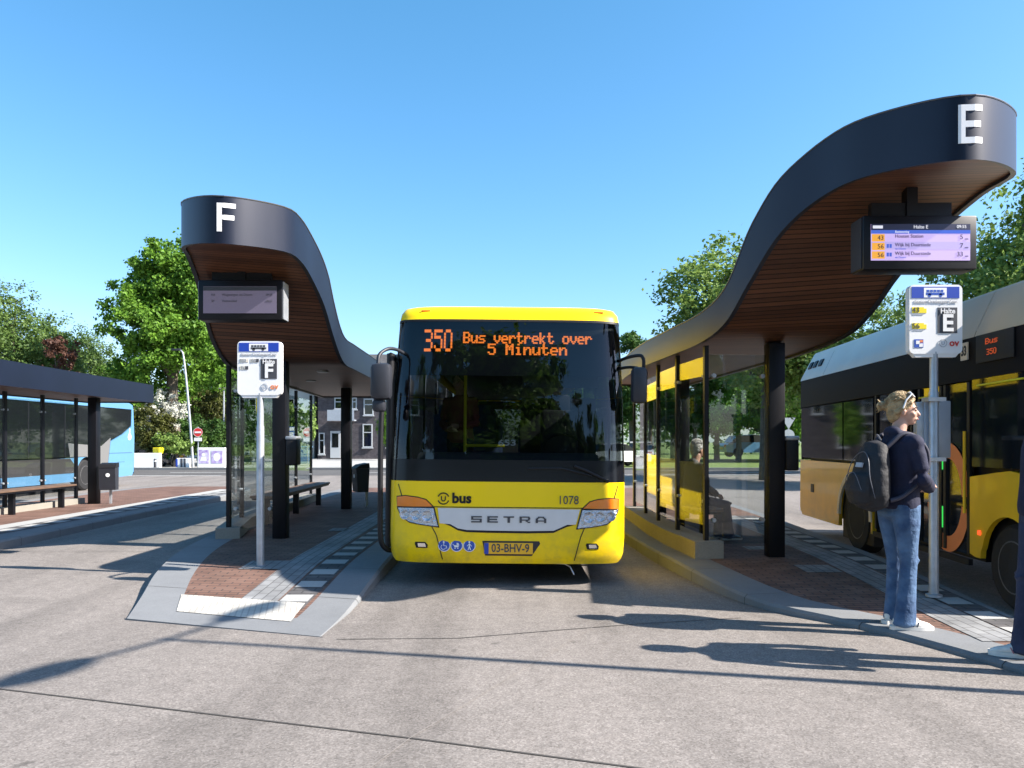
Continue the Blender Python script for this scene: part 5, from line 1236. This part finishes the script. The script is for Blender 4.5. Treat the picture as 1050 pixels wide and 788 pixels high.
# ------------------------------------------------------------------ bus stop signs
def round_rect(w_, h_, r, n=5):
    out = []
    for cx, cz, a0 in ((w_/2-r, h_/2-r, 0), (-w_/2+r, h_/2-r, 90), (-w_/2+r, -h_/2+r, 180), (w_/2-r, -h_/2+r, 270)):
        for k in range(n+1): a = R(a0+90*k/n); out.append((cx+r*math.cos(a), cz+r*math.sin(a)))
    return out
def stop_sign(label, px, py, zg, w_px, y0, y1, letter, timetable=False):
    g = G(px, py, zg); t = thing('bus_stop_sign', label, 'bus stop sign', g, 0, 'bus stop signs')
    Y = g.y; z0, z1 = 1.5+(453-y1)*Y/FPX-zg, 1.5+(453-y0)*Y/FPX-zg; wd, hg, zc = w_px*Y/FPX, z1-z0, (z0+z1)/2
    part('pole', B().lathe([(.042, 0), (.042, z0-.35), (.036, z0-.33), (.036, z0+.02)], (0, .0, 0), 'Z', 18).lathe([(.07, 0), (.07, .02), (.045, .03)], (0, 0, 0), 'Z', 18), 'steel', t, 40)
    sg = part('sign_panel', B().prism([(x, -.035, zc+z) for x, z in round_rect(wd, hg, .045)], (0, .07, 0)).prism([(-wd*.44, -.03, z0), (wd*.44, -.03, z0), (.05, -.03, z0-.10), (-.05, -.03, z0-.10)][::1] if False else [(-wd*.44, -.028, z0+.004), (wd*.44, -.028, z0+.004), (wd*.38, -.028, z0-.03), (-wd*.38, -.028, z0-.03)], (0, .056, 0)), 'white', t, 35)
    f = -.0385; S = wd/.49
    def rect(x0, x1, a, c, d=0): # fractions of the panel, a..c measured from the top
        return [(wd*(x-.5), f-d*.0006, z1-hg*q) for x, q in ((x0, a), (x1, a), (x1, c), (x0, c))]
    part('blue_header', B().prism(rect(.04, .94, .03, .195), (0, .004, 0)), 'blue_sign', sg)
    part('bus_field', B().prism(rect(.27, .70, .045, .185, 1), (0, .004, 0)), 'white', sg)
    bb = B().prism(rect(.31, .66, .115, .150, 3), (0, .004, 0))
    for k in range(5): bb.prism(rect(.32+.066*k, .372+.066*k, .075, .107, 3), (0, .004, 0))
    for cx in (.375, .585): bb.lathe([(.001, 0), (.017*S, 0)], (wd*(cx-.5), f-.0018, z1-hg*.153), 'Y', 12)
    part('bus_pictogram', bb, 'sign_dark' if letter == 'F' else 'navy_sign', sg)
    text('stop_name', 'Station Driebergen-Zeist', .042*S, 'sign_grey', sg, (0, f-.001, z1-hg*.245), sx=.93)
    fld = part('letter_field', B().prism(rect(.53, .90, .33, .70), (0, .004, 0)), 'sign_dark', sg)
    text('halte_text', 'Halte', .066*S, 'white', fld, (wd*.215, f-.005, z1-hg*.385), bold=.02, sx=.95)
    text('letter', letter, .215*S, 'white', fld, (wd*.215, f-.005, z1-hg*.565), bold=.03)
    if letter == 'E':
        for q, s in ((.325, '43'), (.555, '56')):
            tg = part('route_tag', B().prism(rect(.05, .27, q, q+.085), (0, .004, 0)).prism(rect(.27, .32, q+.02, q+.085), (0, .004, 0)), 'sign_yellow', sg)
            text('route_number', s, .07*S, 'sign_dark', tg, (wd*(-.38), f-.002, z1-hg*(q+.045)), sx=1.0)
            part('small_print', B().prism(rect(.06, .26, q+.105, q+.112), (0, .004, 0)), 'sign_grey', sg)
        part('notice', B().prism(rect(.09, .26, .79, .91), (0, .004, 0)), 'navy_sign', sg); part('notice_mark', B().prism(rect(.12, .19, .81, .86, 2), (0, .004, 0)).prism(rect(.18, .25, .85, .90, 2), (0, .004, 0)), 'white', sg)
        part('notice_spot', B().prism(rect(.19, .25, .80, .835, 2), (0, .004, 0)), 'sign_orange', sg)
    else:
        for x0, q, dark in ((.06, .33, 0), (.30, .33, 1), (.06, .465, 1)):
            tg = part('route_tag', B().prism(rect(x0, x0+.19, q, q+.06), (0, .004, 0)), 'cream', sg)
            text('route_number', '350' if x0 < .1 and q < .4 else ('50' if x0 > .1 else '71'), .05*S, 'sign_grey', tg, (wd*(x0+.08-.5), f-.002, z1-hg*(q+.03)), sx=.9)
            if dark: part('tag_end', B().prism(rect(x0+.12, x0+.19, q, q+.06, 2), (0, .004, 0)), 'sign_dark', tg)
    ub = B().tube([(wd*.13+.035*S*math.cos(a), f-.001, z1-hg*.845+.035*S*math.sin(a)) for a in [2*math.pi*k/20 for k in range(21)]], .0025, 5)
    ub.tube([(wd*.13-.012, f-.001, z1-hg*.845+.014), (wd*.13-.012, f-.001, z1-hg*.845-.006), (wd*.13, f-.001, z1-hg*.845-.015), (wd*.13+.012, f-.001, z1-hg*.845-.006), (wd*.13+.012, f-.001, z1-hg*.845+.014)], .0025, 5)
    part('round_logo', ub, 'sign_grey', sg)
    text('operator_logo', 'ov', .09*S, 'sign_red' if letter == 'E' else 'sign_orange', sg, (wd*.34, f-.001, z1-hg*.845), bold=.02)
    if timetable:
        za, zb = 1.5+(453-470)*Y/FPX-zg, 1.5+(453-411)*Y/FPX-zg
        c = part('timetable_case', B().box((.06, .085, (za+zb)/2), (.24, .09, zb-za), bev=.01), 'case_grey', t, 30)
        part('timetable_case', B().box((-.075, .09, (za+zb)/2), (.10, .07, zb-za-.02), bev=.01), 'steel', t, 30)
        part('clip', B().box((0, .0, zb+.01), (.16, .12, .035)).box((0, .0, za-.01), (.16, .12, .035)), 'steel', c)
    return t
stop_sign('white bus stop sign with letter F on a steel pole', 267, 583, .10, 45, 350.5, 405.5, 'F')
stop_sign('white bus stop sign with letter E and two yellow tags beside the woman', 957.5, 612, .09, 54, 293, 363.5, 'E', True)

# ------------------------------------------------------------------ hanging departure screens
def departures(label, cx, cy, cz, on, ztop, back=.25, mount=0.0):
    t = thing('departure_screen', label, 'departure screen', (cx, cy, cz), 0, 'departure screens hanging from the shelter roofs')
    part('casing', B().box((0, back/2, 0), (1.03, back, .49), bev=.012), 'black_metal', t, 30)
    for sx_ in (-.52, .52): part('end_plate', B().box((sx_, back/2+.01, 0), (.012, back-.04, .46)), 'steel' if not on else 'dark_grey', t)
    part('bracket', B().box((-.02, back*.6, .32), (.74, .07, .15)).box((-.02, back*.6, .25+(ztop-cz-.25)/2+.02), (.10, .10, ztop-cz-.25+.05)), 'black_metal', t)
    w_, h_ = .90, .33; f = -.006
    s = part('screen', B().box((0, -.001, .0), (w_, .008, h_)), 'screen_lilac' if on else 'screen_faint_glow', t)
    if on:
        part('title_bar', B().box((0, f, h_/2-.028), (w_, .004, .055)), 'screen_ink', s); part('column_bar', B().box((0, f, h_/2-.072), (w_, .004, .032)), 'screen_blue', s)
        part('row_band', B().box((0, f, -.032), (w_, .003, .070)), 'screen_lilac2', s)
        text('title', 'Halte E', .045, 'screen_white', s, (0, f-.003, h_/2-.028)); text('clock', '09:55', .04, 'screen_white', s, (.37, f-.003, h_/2-.026))
        text('column_head', 'Bestemming', .026, 'screen_white', s, (-.17, f-.003, h_/2-.072)); part('bus_icon', B().box((-.39, f-.002, h_/2-.028), (.09, .003, .026)), 'screen_white', s)
        for k, (no, dest, mn) in enumerate((('43', 'Houten Station', '5'), ('56', 'Wijk bij Duurstede', '7'), ('56', 'Wijk bij Duurstede', '33'))):
            z = .045-.078*k-.002
            tg = part('route_tag', B().box((-.385, f, z-.004), (.115, .004, .066)), 'screen_orange', s)
            text('route_number', no, .058, 'screen_ink', tg, (-.365, f-.003, z-.006))
            text('destination', dest, .044, 'screen_ink', s, (-.235, f-.003, z+.010), align='LEFT', sx=.95)
            text('minutes', mn, .060, 'screen_ink', s, (.385, f-.003, z+.002), align='RIGHT'); text('minutes_unit', 'min', .022, 'screen_ink', s, (.415, f-.003, z-.014))
            if k: text('via', 'via Doorn', .024, 'screen_blue', s, (-.235, f-.003, z-.026), align='LEFT'); part('lift_icon', B().box((-.30, f-.002, z), (.02, .003, .035)).box((-.274, f-.002, z), (.02, .003, .035)), 'screen_blue', s)
    else:
        part('title_bar', B().box((0, f, h_/2-.028), (w_, .004, .05)), 'sign_dark', s)
        for k, (no, dest, mn) in enumerate((('350', 'Wageningen via Doorn', '09:58'), ('50', 'Veenendaal', '10:12'))):
            z = .06-.075*k; text('destination', dest, .040, 'sign_dark', s, (-.22, f-.003, z), align='LEFT'); text('minutes', mn, .036, 'sign_dark', s, (.36, f-.003, z)); text('route_number', no, .036, 'sign_dark', s, (-.33, f-.003, z))
    return t
departures('lit lilac departure screen reading Halte E under the E shelter roof', 3.71, 7.0, 3.31, True, 3.80)
departures('dim faintly glowing departure screen under the F shelter roof', -3.34, 9.46, 3.24, False, 3.60)

# ------------------------------------------------------------------ people
def fuse(name, b_, m, parent, voxel=.011, it=6, fac=.5, loc=None, rot=None):
    """melt overlapping lofts into one continuous skin"""
    me = b_.mesh(name); o = bpy.data.objects.new(name, me); col.objects.link(o)
    r = o.modifiers.new('r', 'REMESH'); r.mode = 'VOXEL'; r.voxel_size = voxel; r.use_smooth_shade = True
    s = o.modifiers.new('s', 'SMOOTH'); s.iterations = it; s.factor = fac
    dg = bpy.context.evaluated_depsgraph_get(); me2 = bpy.data.meshes.new_from_object(o.evaluated_get(dg), depsgraph=dg)
    bpy.data.objects.remove(o); me2.name = name; me2.materials.clear(); me2.materials.append(M[m])
    me2.polygons.foreach_set('use_smooth', [True]*len(me2.polygons))
    return link(name, me2, parent, loc, rot)
def hand(b_, wrist, d, side):
    """palm, four bent fingers of unequal length and a thumb from the side of the palm"""
    d = d.normalized(); lat = d.cross(Vector((0, 0, 1)));  lat = (lat if lat.length > .1 else Vector((0, 1, 0))).normalized(); nrm = lat.cross(d)
    b_.loft([(wrist, .026, .020), (wrist+d*.03, .036, .018), (wrist+d*.09, .040, .015)], 12)
    for k, ln in enumerate((.062, .072, .068, .052)):
        s = wrist+d*.085+lat*(-.03+.02*k); p1 = s+d*ln*.5-nrm*.008; p2 = p1+d*ln*.42-nrm*.026
        b_.tube([s, p1, p2], [.0095, .009, .0075], 8)
    s = wrist+d*.03+lat*(-.034*side); b_.tube([s, s+d*.03-lat*.022*side, s+d*.062-lat*.018*side], [.012, .011, .008], 8)
def person(label, loc, rz, J, cl, hair='hair_blonde', head_rz=0.0, head_rx=0.0, female=True, hem=None, group=None, s=1.0):
    """J: joints in local metres, body facing +Y, right side +X"""
    t = thing('person', label, 'person', loc, rz, group); t.scale = (s, s, s)
    V = {k: Vector(v) for k, v in J.items() if isinstance(v, tuple)}
    H = V['head']; hr = Matrix.Rotation(head_rz, 3, 'Z') @ Matrix.Rotation(head_rx, 3, 'X')
    hp = lambda x, y, z: H+hr @ Vector((x, y, z))
    sk = B()
    sk.ball(hp(0, -.012, .035), (.074, .094, .100), 18, hr); sk.ball(hp(0, .030, -.030), (.058, .062, .078), 16, hr)
    sk.ball(hp(0, .058, -.082), (.030, .028, .024), 12, hr); sk.ball(hp(0, .068, .018), (.050, .024, .030), 12, hr)
    for q in (-1, 1):
        sk.ball(hp(q*.038, .062, -.025), (.024, .024, .022), 10, hr); sk.ball(hp(q*.078, -.008, -.008), (.010, .020, .032), 10, hr)
    sk.loft([(hp(0, .082, .018), .009, .009), (hp(0, .100, -.012), .011, .012), (hp(0, .112, -.028), .015, .012), (hp(0, .096, -.038), .014, .010)], 10)
    sk.loft([(hp(-.026, .086, -.062), .006, .007), (hp(0, .096, -.060), .008, .009), (hp(.026, .086, -.062), .006, .007)], 8)
    sk.loft([(V['chest']+Vector((0, -.01, .12)), .075, .065), (V['neck'], .055, .056), (hp(0, -.012, -.06), .052, .055)], 14)
    tor = [(V['hip']+Vector((0, 0, -.02)), .15, .105), (V['waist'], .125, .092), (V['chest'], .145, .105), (V['chest']+Vector((0, 0, .12)), .11, .08)]
    sk.loft(tor, 18)
    for q in ('r', 'l'):
        sk.loft([(V[q+'sho'], .048, .048), (V[q+'elb'], .038, .038), (V[q+'wri'], .027, .024)], 12)
        sk.loft([(V[q+'hipj'], .08, .08), (V[q+'knee'], .052, .052), (V[q+'ank'], .038, .038)], 12)
        hand(sk, V[q+'wri'], V[q+'wri']-V[q+'elb'] if q+'han' not in V else V[q+'han']-V[q+'wri'], 1 if q == 'r' else -1)
        sk.loft([(V[q+'ank'], .036, .036), (V[q+'ank']+Vector((0, .03, -.055)), .036, .035)], 10)
    fuse('body', sk, cl.get('skin', 'skin'), t, .0075, 4, .45)
    eb = B()
    for q in (-1, 1): eb.ball(hp(q*.031, .083, .006), (.013, .008, .006), 8, hr)
    part('eye', eb, 'eye', t, 60)
    bw = B()
    for q in (-1, 1): bw.tube([hp(q*.014, .093, .026), hp(q*.032, .090, .032), hp(q*.050, .076, .026)], .004, 6)
    part('eyebrow', bw, 'hair_brown', t)
    part('mouth', B().loft([(hp(-.022, .0925, -.062), .003, .004), (hp(0, .1025, -.061), .004, .0055), (hp(.022, .0925, -.062), .003, .004)], 8), 'lip', t, 60)
    hb = B()
    hb.ball(hp(0, -.026, .050), (.086, .100, .100), 18, hr); hb.ball(hp(0, -.062, -.01), (.072, .060, .085), 14, hr)
    for q in (-1, 1): hb.loft([(hp(q*.040, .062, .094), .022, .016), (hp(q*.070, .040, .06), .02, .018), (hp(q*.080, -.015, .025), .018, .024), (hp(q*.066, -.06, -.01), .02, .03)], 10)
    if female:
        hb.ball(hp(0, -.150, .045), (.036, .042, .038), 12, hr); hb.loft([(hp(0, -.10, .04), .030, .030), (hp(0, -.14, .045), .022, .022)], 10)
        for k in range(7): a = k*.9; hb.tube([hp(0, -.15, .045), hp(.05*math.cos(a), -.175, .045+.05*math.sin(a)), hp(.06*math.cos(a+.4), -.20, .045+.06*math.sin(a+.4))], [.012, .007, .003], 6)
    hm = fuse('hair', hb, hair, t, .008, 3, .4)
    rg = random.Random(len(label)); sb_ = B()
    for _ in range(150 if female else 110):   # loose strands combed to the back
        a = rg.uniform(-1.35, 1.35); e0 = rg.uniform(.25, 1.0)
        def on(u): # u: 0 brow .. 1 nape over the crown
            th = u*2.5-.15; x = math.sin(a)*.088; rr = math.sqrt(max(.05, 1-(x/.094)**2))
            return hp(x, -.024+.104*math.cos(th+.25)*rr, .048+.106*math.sin(th+.25)*rr)
        u0 = rg.uniform(0, .45); q = [on(u0+(.5)*k/4) + Vector((rg.gauss(0, .002), rg.gauss(0, .002), rg.gauss(0, .002)+.001)) for k in range(5)]
        if female: q.append(hp(rg.gauss(0, .02), -.135, .045+rg.gauss(0, .02)))
        sb_.tube(q, [.0014]+[.0030]*(len(q)-2)+[.0012], 4)
    part('hair_strand', sb_, hair, hm)
    # jumper or jacket
    jb = B(); hz = V['hip'].z-.06 if hem is None else hem
    low = V['hip'].lerp(V['waist'], -.35) if hem is None else Vector((V['hip'].x, V['hip'].y, hem))
    jb.loft([(low, .182, .128), (low.lerp(V['waist'], .3), .184, .134), (V['waist'], .160, .124), (V['chest'], .180, .132), (V['chest']+Vector((0, -.005, .10)), .172, .112), (V['chest']+Vector((0, -.01, .165)), .125, .09), (V['neck']+Vector((0, -.005, -.02)), .074, .074)], 24)
    jb.ball(V['neck']+Vector((0, -.055, -.02)), (.088, .052, .05), 14)   # hood or collar roll
    for q, sg in (('r', 1), ('l', -1)):
        S, E, W = V[q+'sho'], V[q+'elb'], V[q+'wri']
        jb.loft([(S+Vector((-sg*.07, 0, .015)), .070, .070), (S+Vector((-sg*.01, 0, -.015)), .068, .068), (S.lerp(E, .35), .062, .062), (S.lerp(E, .75), .056, .055), (E.lerp(W, .05), .053, .052), (E.lerp(W, .3), .052, .050), (E.lerp(W, .7), .052, .050), (W-(W-E)*.03, .044, .042)], 16)
        jb.ball(S, (.069, .069, .069), 14); jb.ball(E, (.052, .052, .052), 12)
    for k in range(5):   # soft folds
        a = k*1.4; jb.tube([low+Vector((.16*math.cos(a), .11*math.sin(a), .03)), V['waist']+Vector((.165*math.cos(a+.5), .125*math.sin(a+.5), .02))], .016, 6)
    fuse('jumper' if female else 'jacket', jb, cl['top'], t, .011, 9, .5)
    tb = B()
    tb.loft([(V['hip']+Vector((0, 0, .06)), .160, .112), (V['hip'], .170, .120), (V['hip']+Vector((0, -.012, -.09)), .166, .120)], 20)
    for q in ('r', 'l'):
        hj, k_, a_ = V[q+'hipj'], V[q+'knee'], V[q+'ank']
        sh = (k_-a_)
        tb.loft([(hj+Vector((0, 0, .05)), .094, .108), (hj.lerp(k_, .25), .090, .098), (hj.lerp(k_, .65), .070, .076), (k_, .058, .064), (k_-sh*.3, .060, .064), (k_-sh*.75, .064, .074), (a_-sh*.02, .070, .086), (a_-sh*.115, .072, .094)], 18)
        tb.tube([k_+Vector((-.05, .05, .02)), k_+Vector((0, .07, 0)), k_+Vector((.05, .05, .03))], .012, 6); tb.tube([k_-sh*.82+Vector((-.06, .03, 0)), k_-sh*.85+Vector((0, .075, 0)), k_-sh*.8+Vector((.06, .02, 0))], .014, 6)
        tb.tube([k_-sh*.6+Vector((-.055, -.03, 0)), k_-sh*.64+Vector((0, -.072, 0)), k_-sh*.6+Vector((.055, -.02, 0))], .012, 6)
    fuse('trousers', tb, cl['legs'], t, .011, 4, .5)
    for q, sg in (('r', 1), ('l', -1)):
        A = V[q+'ank']; yaw = Matrix.Rotation(J.get(q+'toe', 0.0), 3, 'Z'); base = A.z-.085
        f = lambda x, y, z: Vector((A.x, A.y, base))+yaw @ Vector((x, y, z))
        ub = B().loft([(f(0, -.075, .05), .036, .042), (f(0, -.03, .055), .042, .052), (f(0, .04, .052), .044, .046), (f(0, .11, .036), .047, .030), (f(0, .165, .028), .040, .022), (f(0, .19, .024), .026, .014)], 16)
        ub.loft([(f(0, -.03, .06), .040, .046), (f(0, -.025, .115), .042, .048)], 12)
        sh_ = fuse('shoe', ub, cl['shoe'], t, .007, 3, .4)
        so_ = [f(x, y, 0) for x, y in ((-.036, -.10), (0, -.115), (.036, -.10), (.040, 0), (.052, .09), (.046, .165), (.02, .205), (-.02, .205), (-.046, .165), (-.05, .09), (-.040, 0))]
        part('sole', B().prism(so_, (0, 0, .028)), 'shoe_white', sh_, 50)
        stp = B()
        for k in range(3):
            for e in (-1, 1): stp.tube([f(e*.047, .015+.028*k, .028), f(e*.041, .03+.028*k, .06), f(e*.02, .04+.028*k, .086-.012*k)], .0045, 5)
        part('stripe', stp, cl['stripe'], sh_)
    return t, V, hp, hr
stand = dict(head=(0, .035, 1.655), neck=(0, -.005, 1.515), chest=(0, 0, 1.30), waist=(0, .0, 1.08), hip=(0, -.01, .95),
             rsho=(.180, -.005, 1.41), relb=(.235, .03, 1.14), rwri=(.075, .205, 1.06), rhan=(-.03, .24, 1.06), lsho=(-.180, -.005, 1.41), lelb=(-.235, .03, 1.14), lwri=(-.075, .215, 1.10), lhan=(.03, .25, 1.10),
             rhipj=(.088, -.01, .90), rknee=(.088, .015, .50), rank=(.092, -.02, .085), lhipj=(-.088, -.01, .90), lknee=(-.095, .035, .50), lank=(-.105, .04, .085), rtoe=-.25, ltoe=.1)
gw = G(922, 641, .06)
W_, WV, whp, whr = person('woman in dark blue jumper and blue jeans with tied blonde hair by the E sign', (gw.x, gw.y, zE(gw.y)), R(-80), stand, dict(top='jumper', legs='jeans', shoe='shoe_white', stripe='sign_dark'), head_rz=R(-30), s=1.02)
# backpack and sunglasses are things of their own
def wpt(v): return W_.matrix_world @ Vector(v)
bpy.context.view_layer.update()
k = thing('backpack', 'black backpack worn by the woman at the E stop', 'backpack', W_.location, R(-80)); k.scale = W_.scale
pb = B().loft([((.0, -.235, .93), .165, .085), ((.0, -.250, 1.02), .185, .112), ((.0, -.245, 1.15), .180, .112), ((.0, -.225, 1.30), .155, .095), ((.0, -.200, 1.40), .110, .07)], 22)
pb.loft([((.0, -.335, .96), .125, .05), ((.0, -.355, 1.05), .135, .06), ((.0, -.335, 1.17), .115, .05)], 18)
fuse('bag', pb, 'pack', k, .011, 3, .45)
part('zip', B().tube(catmull([(-.15, -.31, 1.0), (-.14, -.345, 1.15), (-.09, -.325, 1.29), (0, -.305, 1.345), (.09, -.325, 1.29), (.14, -.345, 1.15), (.15, -.31, 1.0)], 5), .0035, 6).tube(catmull([(-.10, -.39, 1.06), (-.06, -.405, 1.16), (0, -.395, 1.19), (.06, -.405, 1.16), (.10, -.39, 1.06)], 5), .003, 6), 'pack_trim', k)
part('patch', B().box((.02, -.352, 1.245), (.075, .012, .035), rot=Matrix.Rotation(R(-18), 3, 'X')), 'sign_grey', k)
for q in (-1, 1):
    part('shoulder_strap', B().tube(catmull([(q*.09, -.17, 1.38), (q*.115, -.06, 1.475), (q*.135, .04, 1.455), (q*.15, .125, 1.34), (q*.155, .10, 1.17), (q*.16, -.08, 1.02), (q*.15, -.19, .98)], 6), .017, 8), 'strap', k, 50)
part('carry_loop', B().tube(catmull([(-.035, -.18, 1.43), (0, -.19, 1.475), (.035, -.18, 1.43)], 5), .007, 6), 'pack_trim', k)
g = thing('sunglasses', 'blue lensed sunglasses with a pale frame resting in the woman hair', 'sunglasses', W_.location, R(-80)); g.scale = W_.scale
fb = B(); lb = B()
for q in (-1, 1):
    c = (q*.036, .062, .128); pts = [whp(c[0]+.031*math.cos(a), c[1]-.016*math.sin(a)-.45*abs(c[0]+.031*math.cos(a)-0)*.3, c[2]+.019*math.sin(a)) for a in [2*math.pi*i/18 for i in range(19)]]
    fb.tube(pts, .005, 6); lb.add(pts[:18], [tuple(range(18))])
    fb.tube([whp(q*.067, .052, .13), whp(q*.092, .01, .085), whp(q*.094, -.012, .02)], .0055, 6)
fb.tube([whp(-.008, .064, .13), whp(.008, .064, .13)], .004, 6)
part('frame', fb, 'white', g, 50); M['lens_blue'] = mat('lens_blue', (.03, .09, .55), .08, coat=.5); part('lens', lb, 'lens_blue', g)
# man cut by the right edge
gm = G(1048, 682, .05)
man = dict(stand); man.update(head=(0, -.02, 1.655), neck=(0, -.05, 1.515), chest=(0, -.02, 1.30), waist=(0, .0, 1.08), hip=(0, .0, .95), rsho=(.180, -.04, 1.41), lsho=(-.180, -.04, 1.41), rwri=(.235, -.07, .92), rhan=(.235, -.05, .84), lwri=(-.235, -.07, .92), lhan=(-.235, -.05, .84), relb=(.245, -.12, 1.14), lelb=(-.245, -.12, 1.14), rank=(.10, .06, .085), rknee=(.095, .05, .5), lank=(-.115, -.06, .085), lknee=(-.10, .02, .5))
person('person in dark jacket, dark jeans and white shoes with pink stripes', (gm.x+.185, gm.y+.06, .047), R(78), man, dict(top='jumper', legs='jeans_dark', shoe='shoe_white', stripe='shoe_pink'), hair='hair_brown', female=False, s=1.07)
# waiting passenger on the bench under E, seen through the glass
sit = dict(stand); sit.update(head=(0, .06, 1.24), neck=(0, .02, 1.10), chest=(0, .0, .885), waist=(0, -.03, .67), hip=(0, -.04, .56), rsho=(.18, 0, .995), lsho=(-.18, 0, .995), relb=(.23, .06, .73), lelb=(-.23, .06, .73), rwri=(.12, .27, .63), lwri=(-.12, .27, .63), rhan=(.08, .36, .60), lhan=(-.08, .36, .60),
           rhipj=(.09, .02, .53), lhipj=(-.09, .02, .53), rknee=(.11, .43, .49), lknee=(-.11, .43, .49), rank=(.11, .46, .085), lank=(-.11, .46, .085), rtoe=-.1, ltoe=.1)
person('grey haired person in a dark coat sitting behind the E shelter glass', (2.50, 10.55, .146), R(-72), sit, dict(top='jacket_dark', legs='jeans_dark', shoe='car_dark', stripe='sign_dark'), hair='hair_grey', female=False, hem=.50, s=1.0)
# people in the yellow bus
drv = dict(sit); drv.update(rwri=(.14, .40, .80), lwri=(-.14, .40, .80), rhan=(.15, .48, .82), lhan=(-.15, .48, .82))
person('person in a dull red jacket standing behind the windscreen of the facing bus', (BUS.location.x-.56, BUS.location.y+1.25, .655), R(160), stand, dict(top='jacket_red', legs='jeans_dark', shoe='car_dark', stripe='sign_dark'), hair='hair_brown', female=False, s=.93)
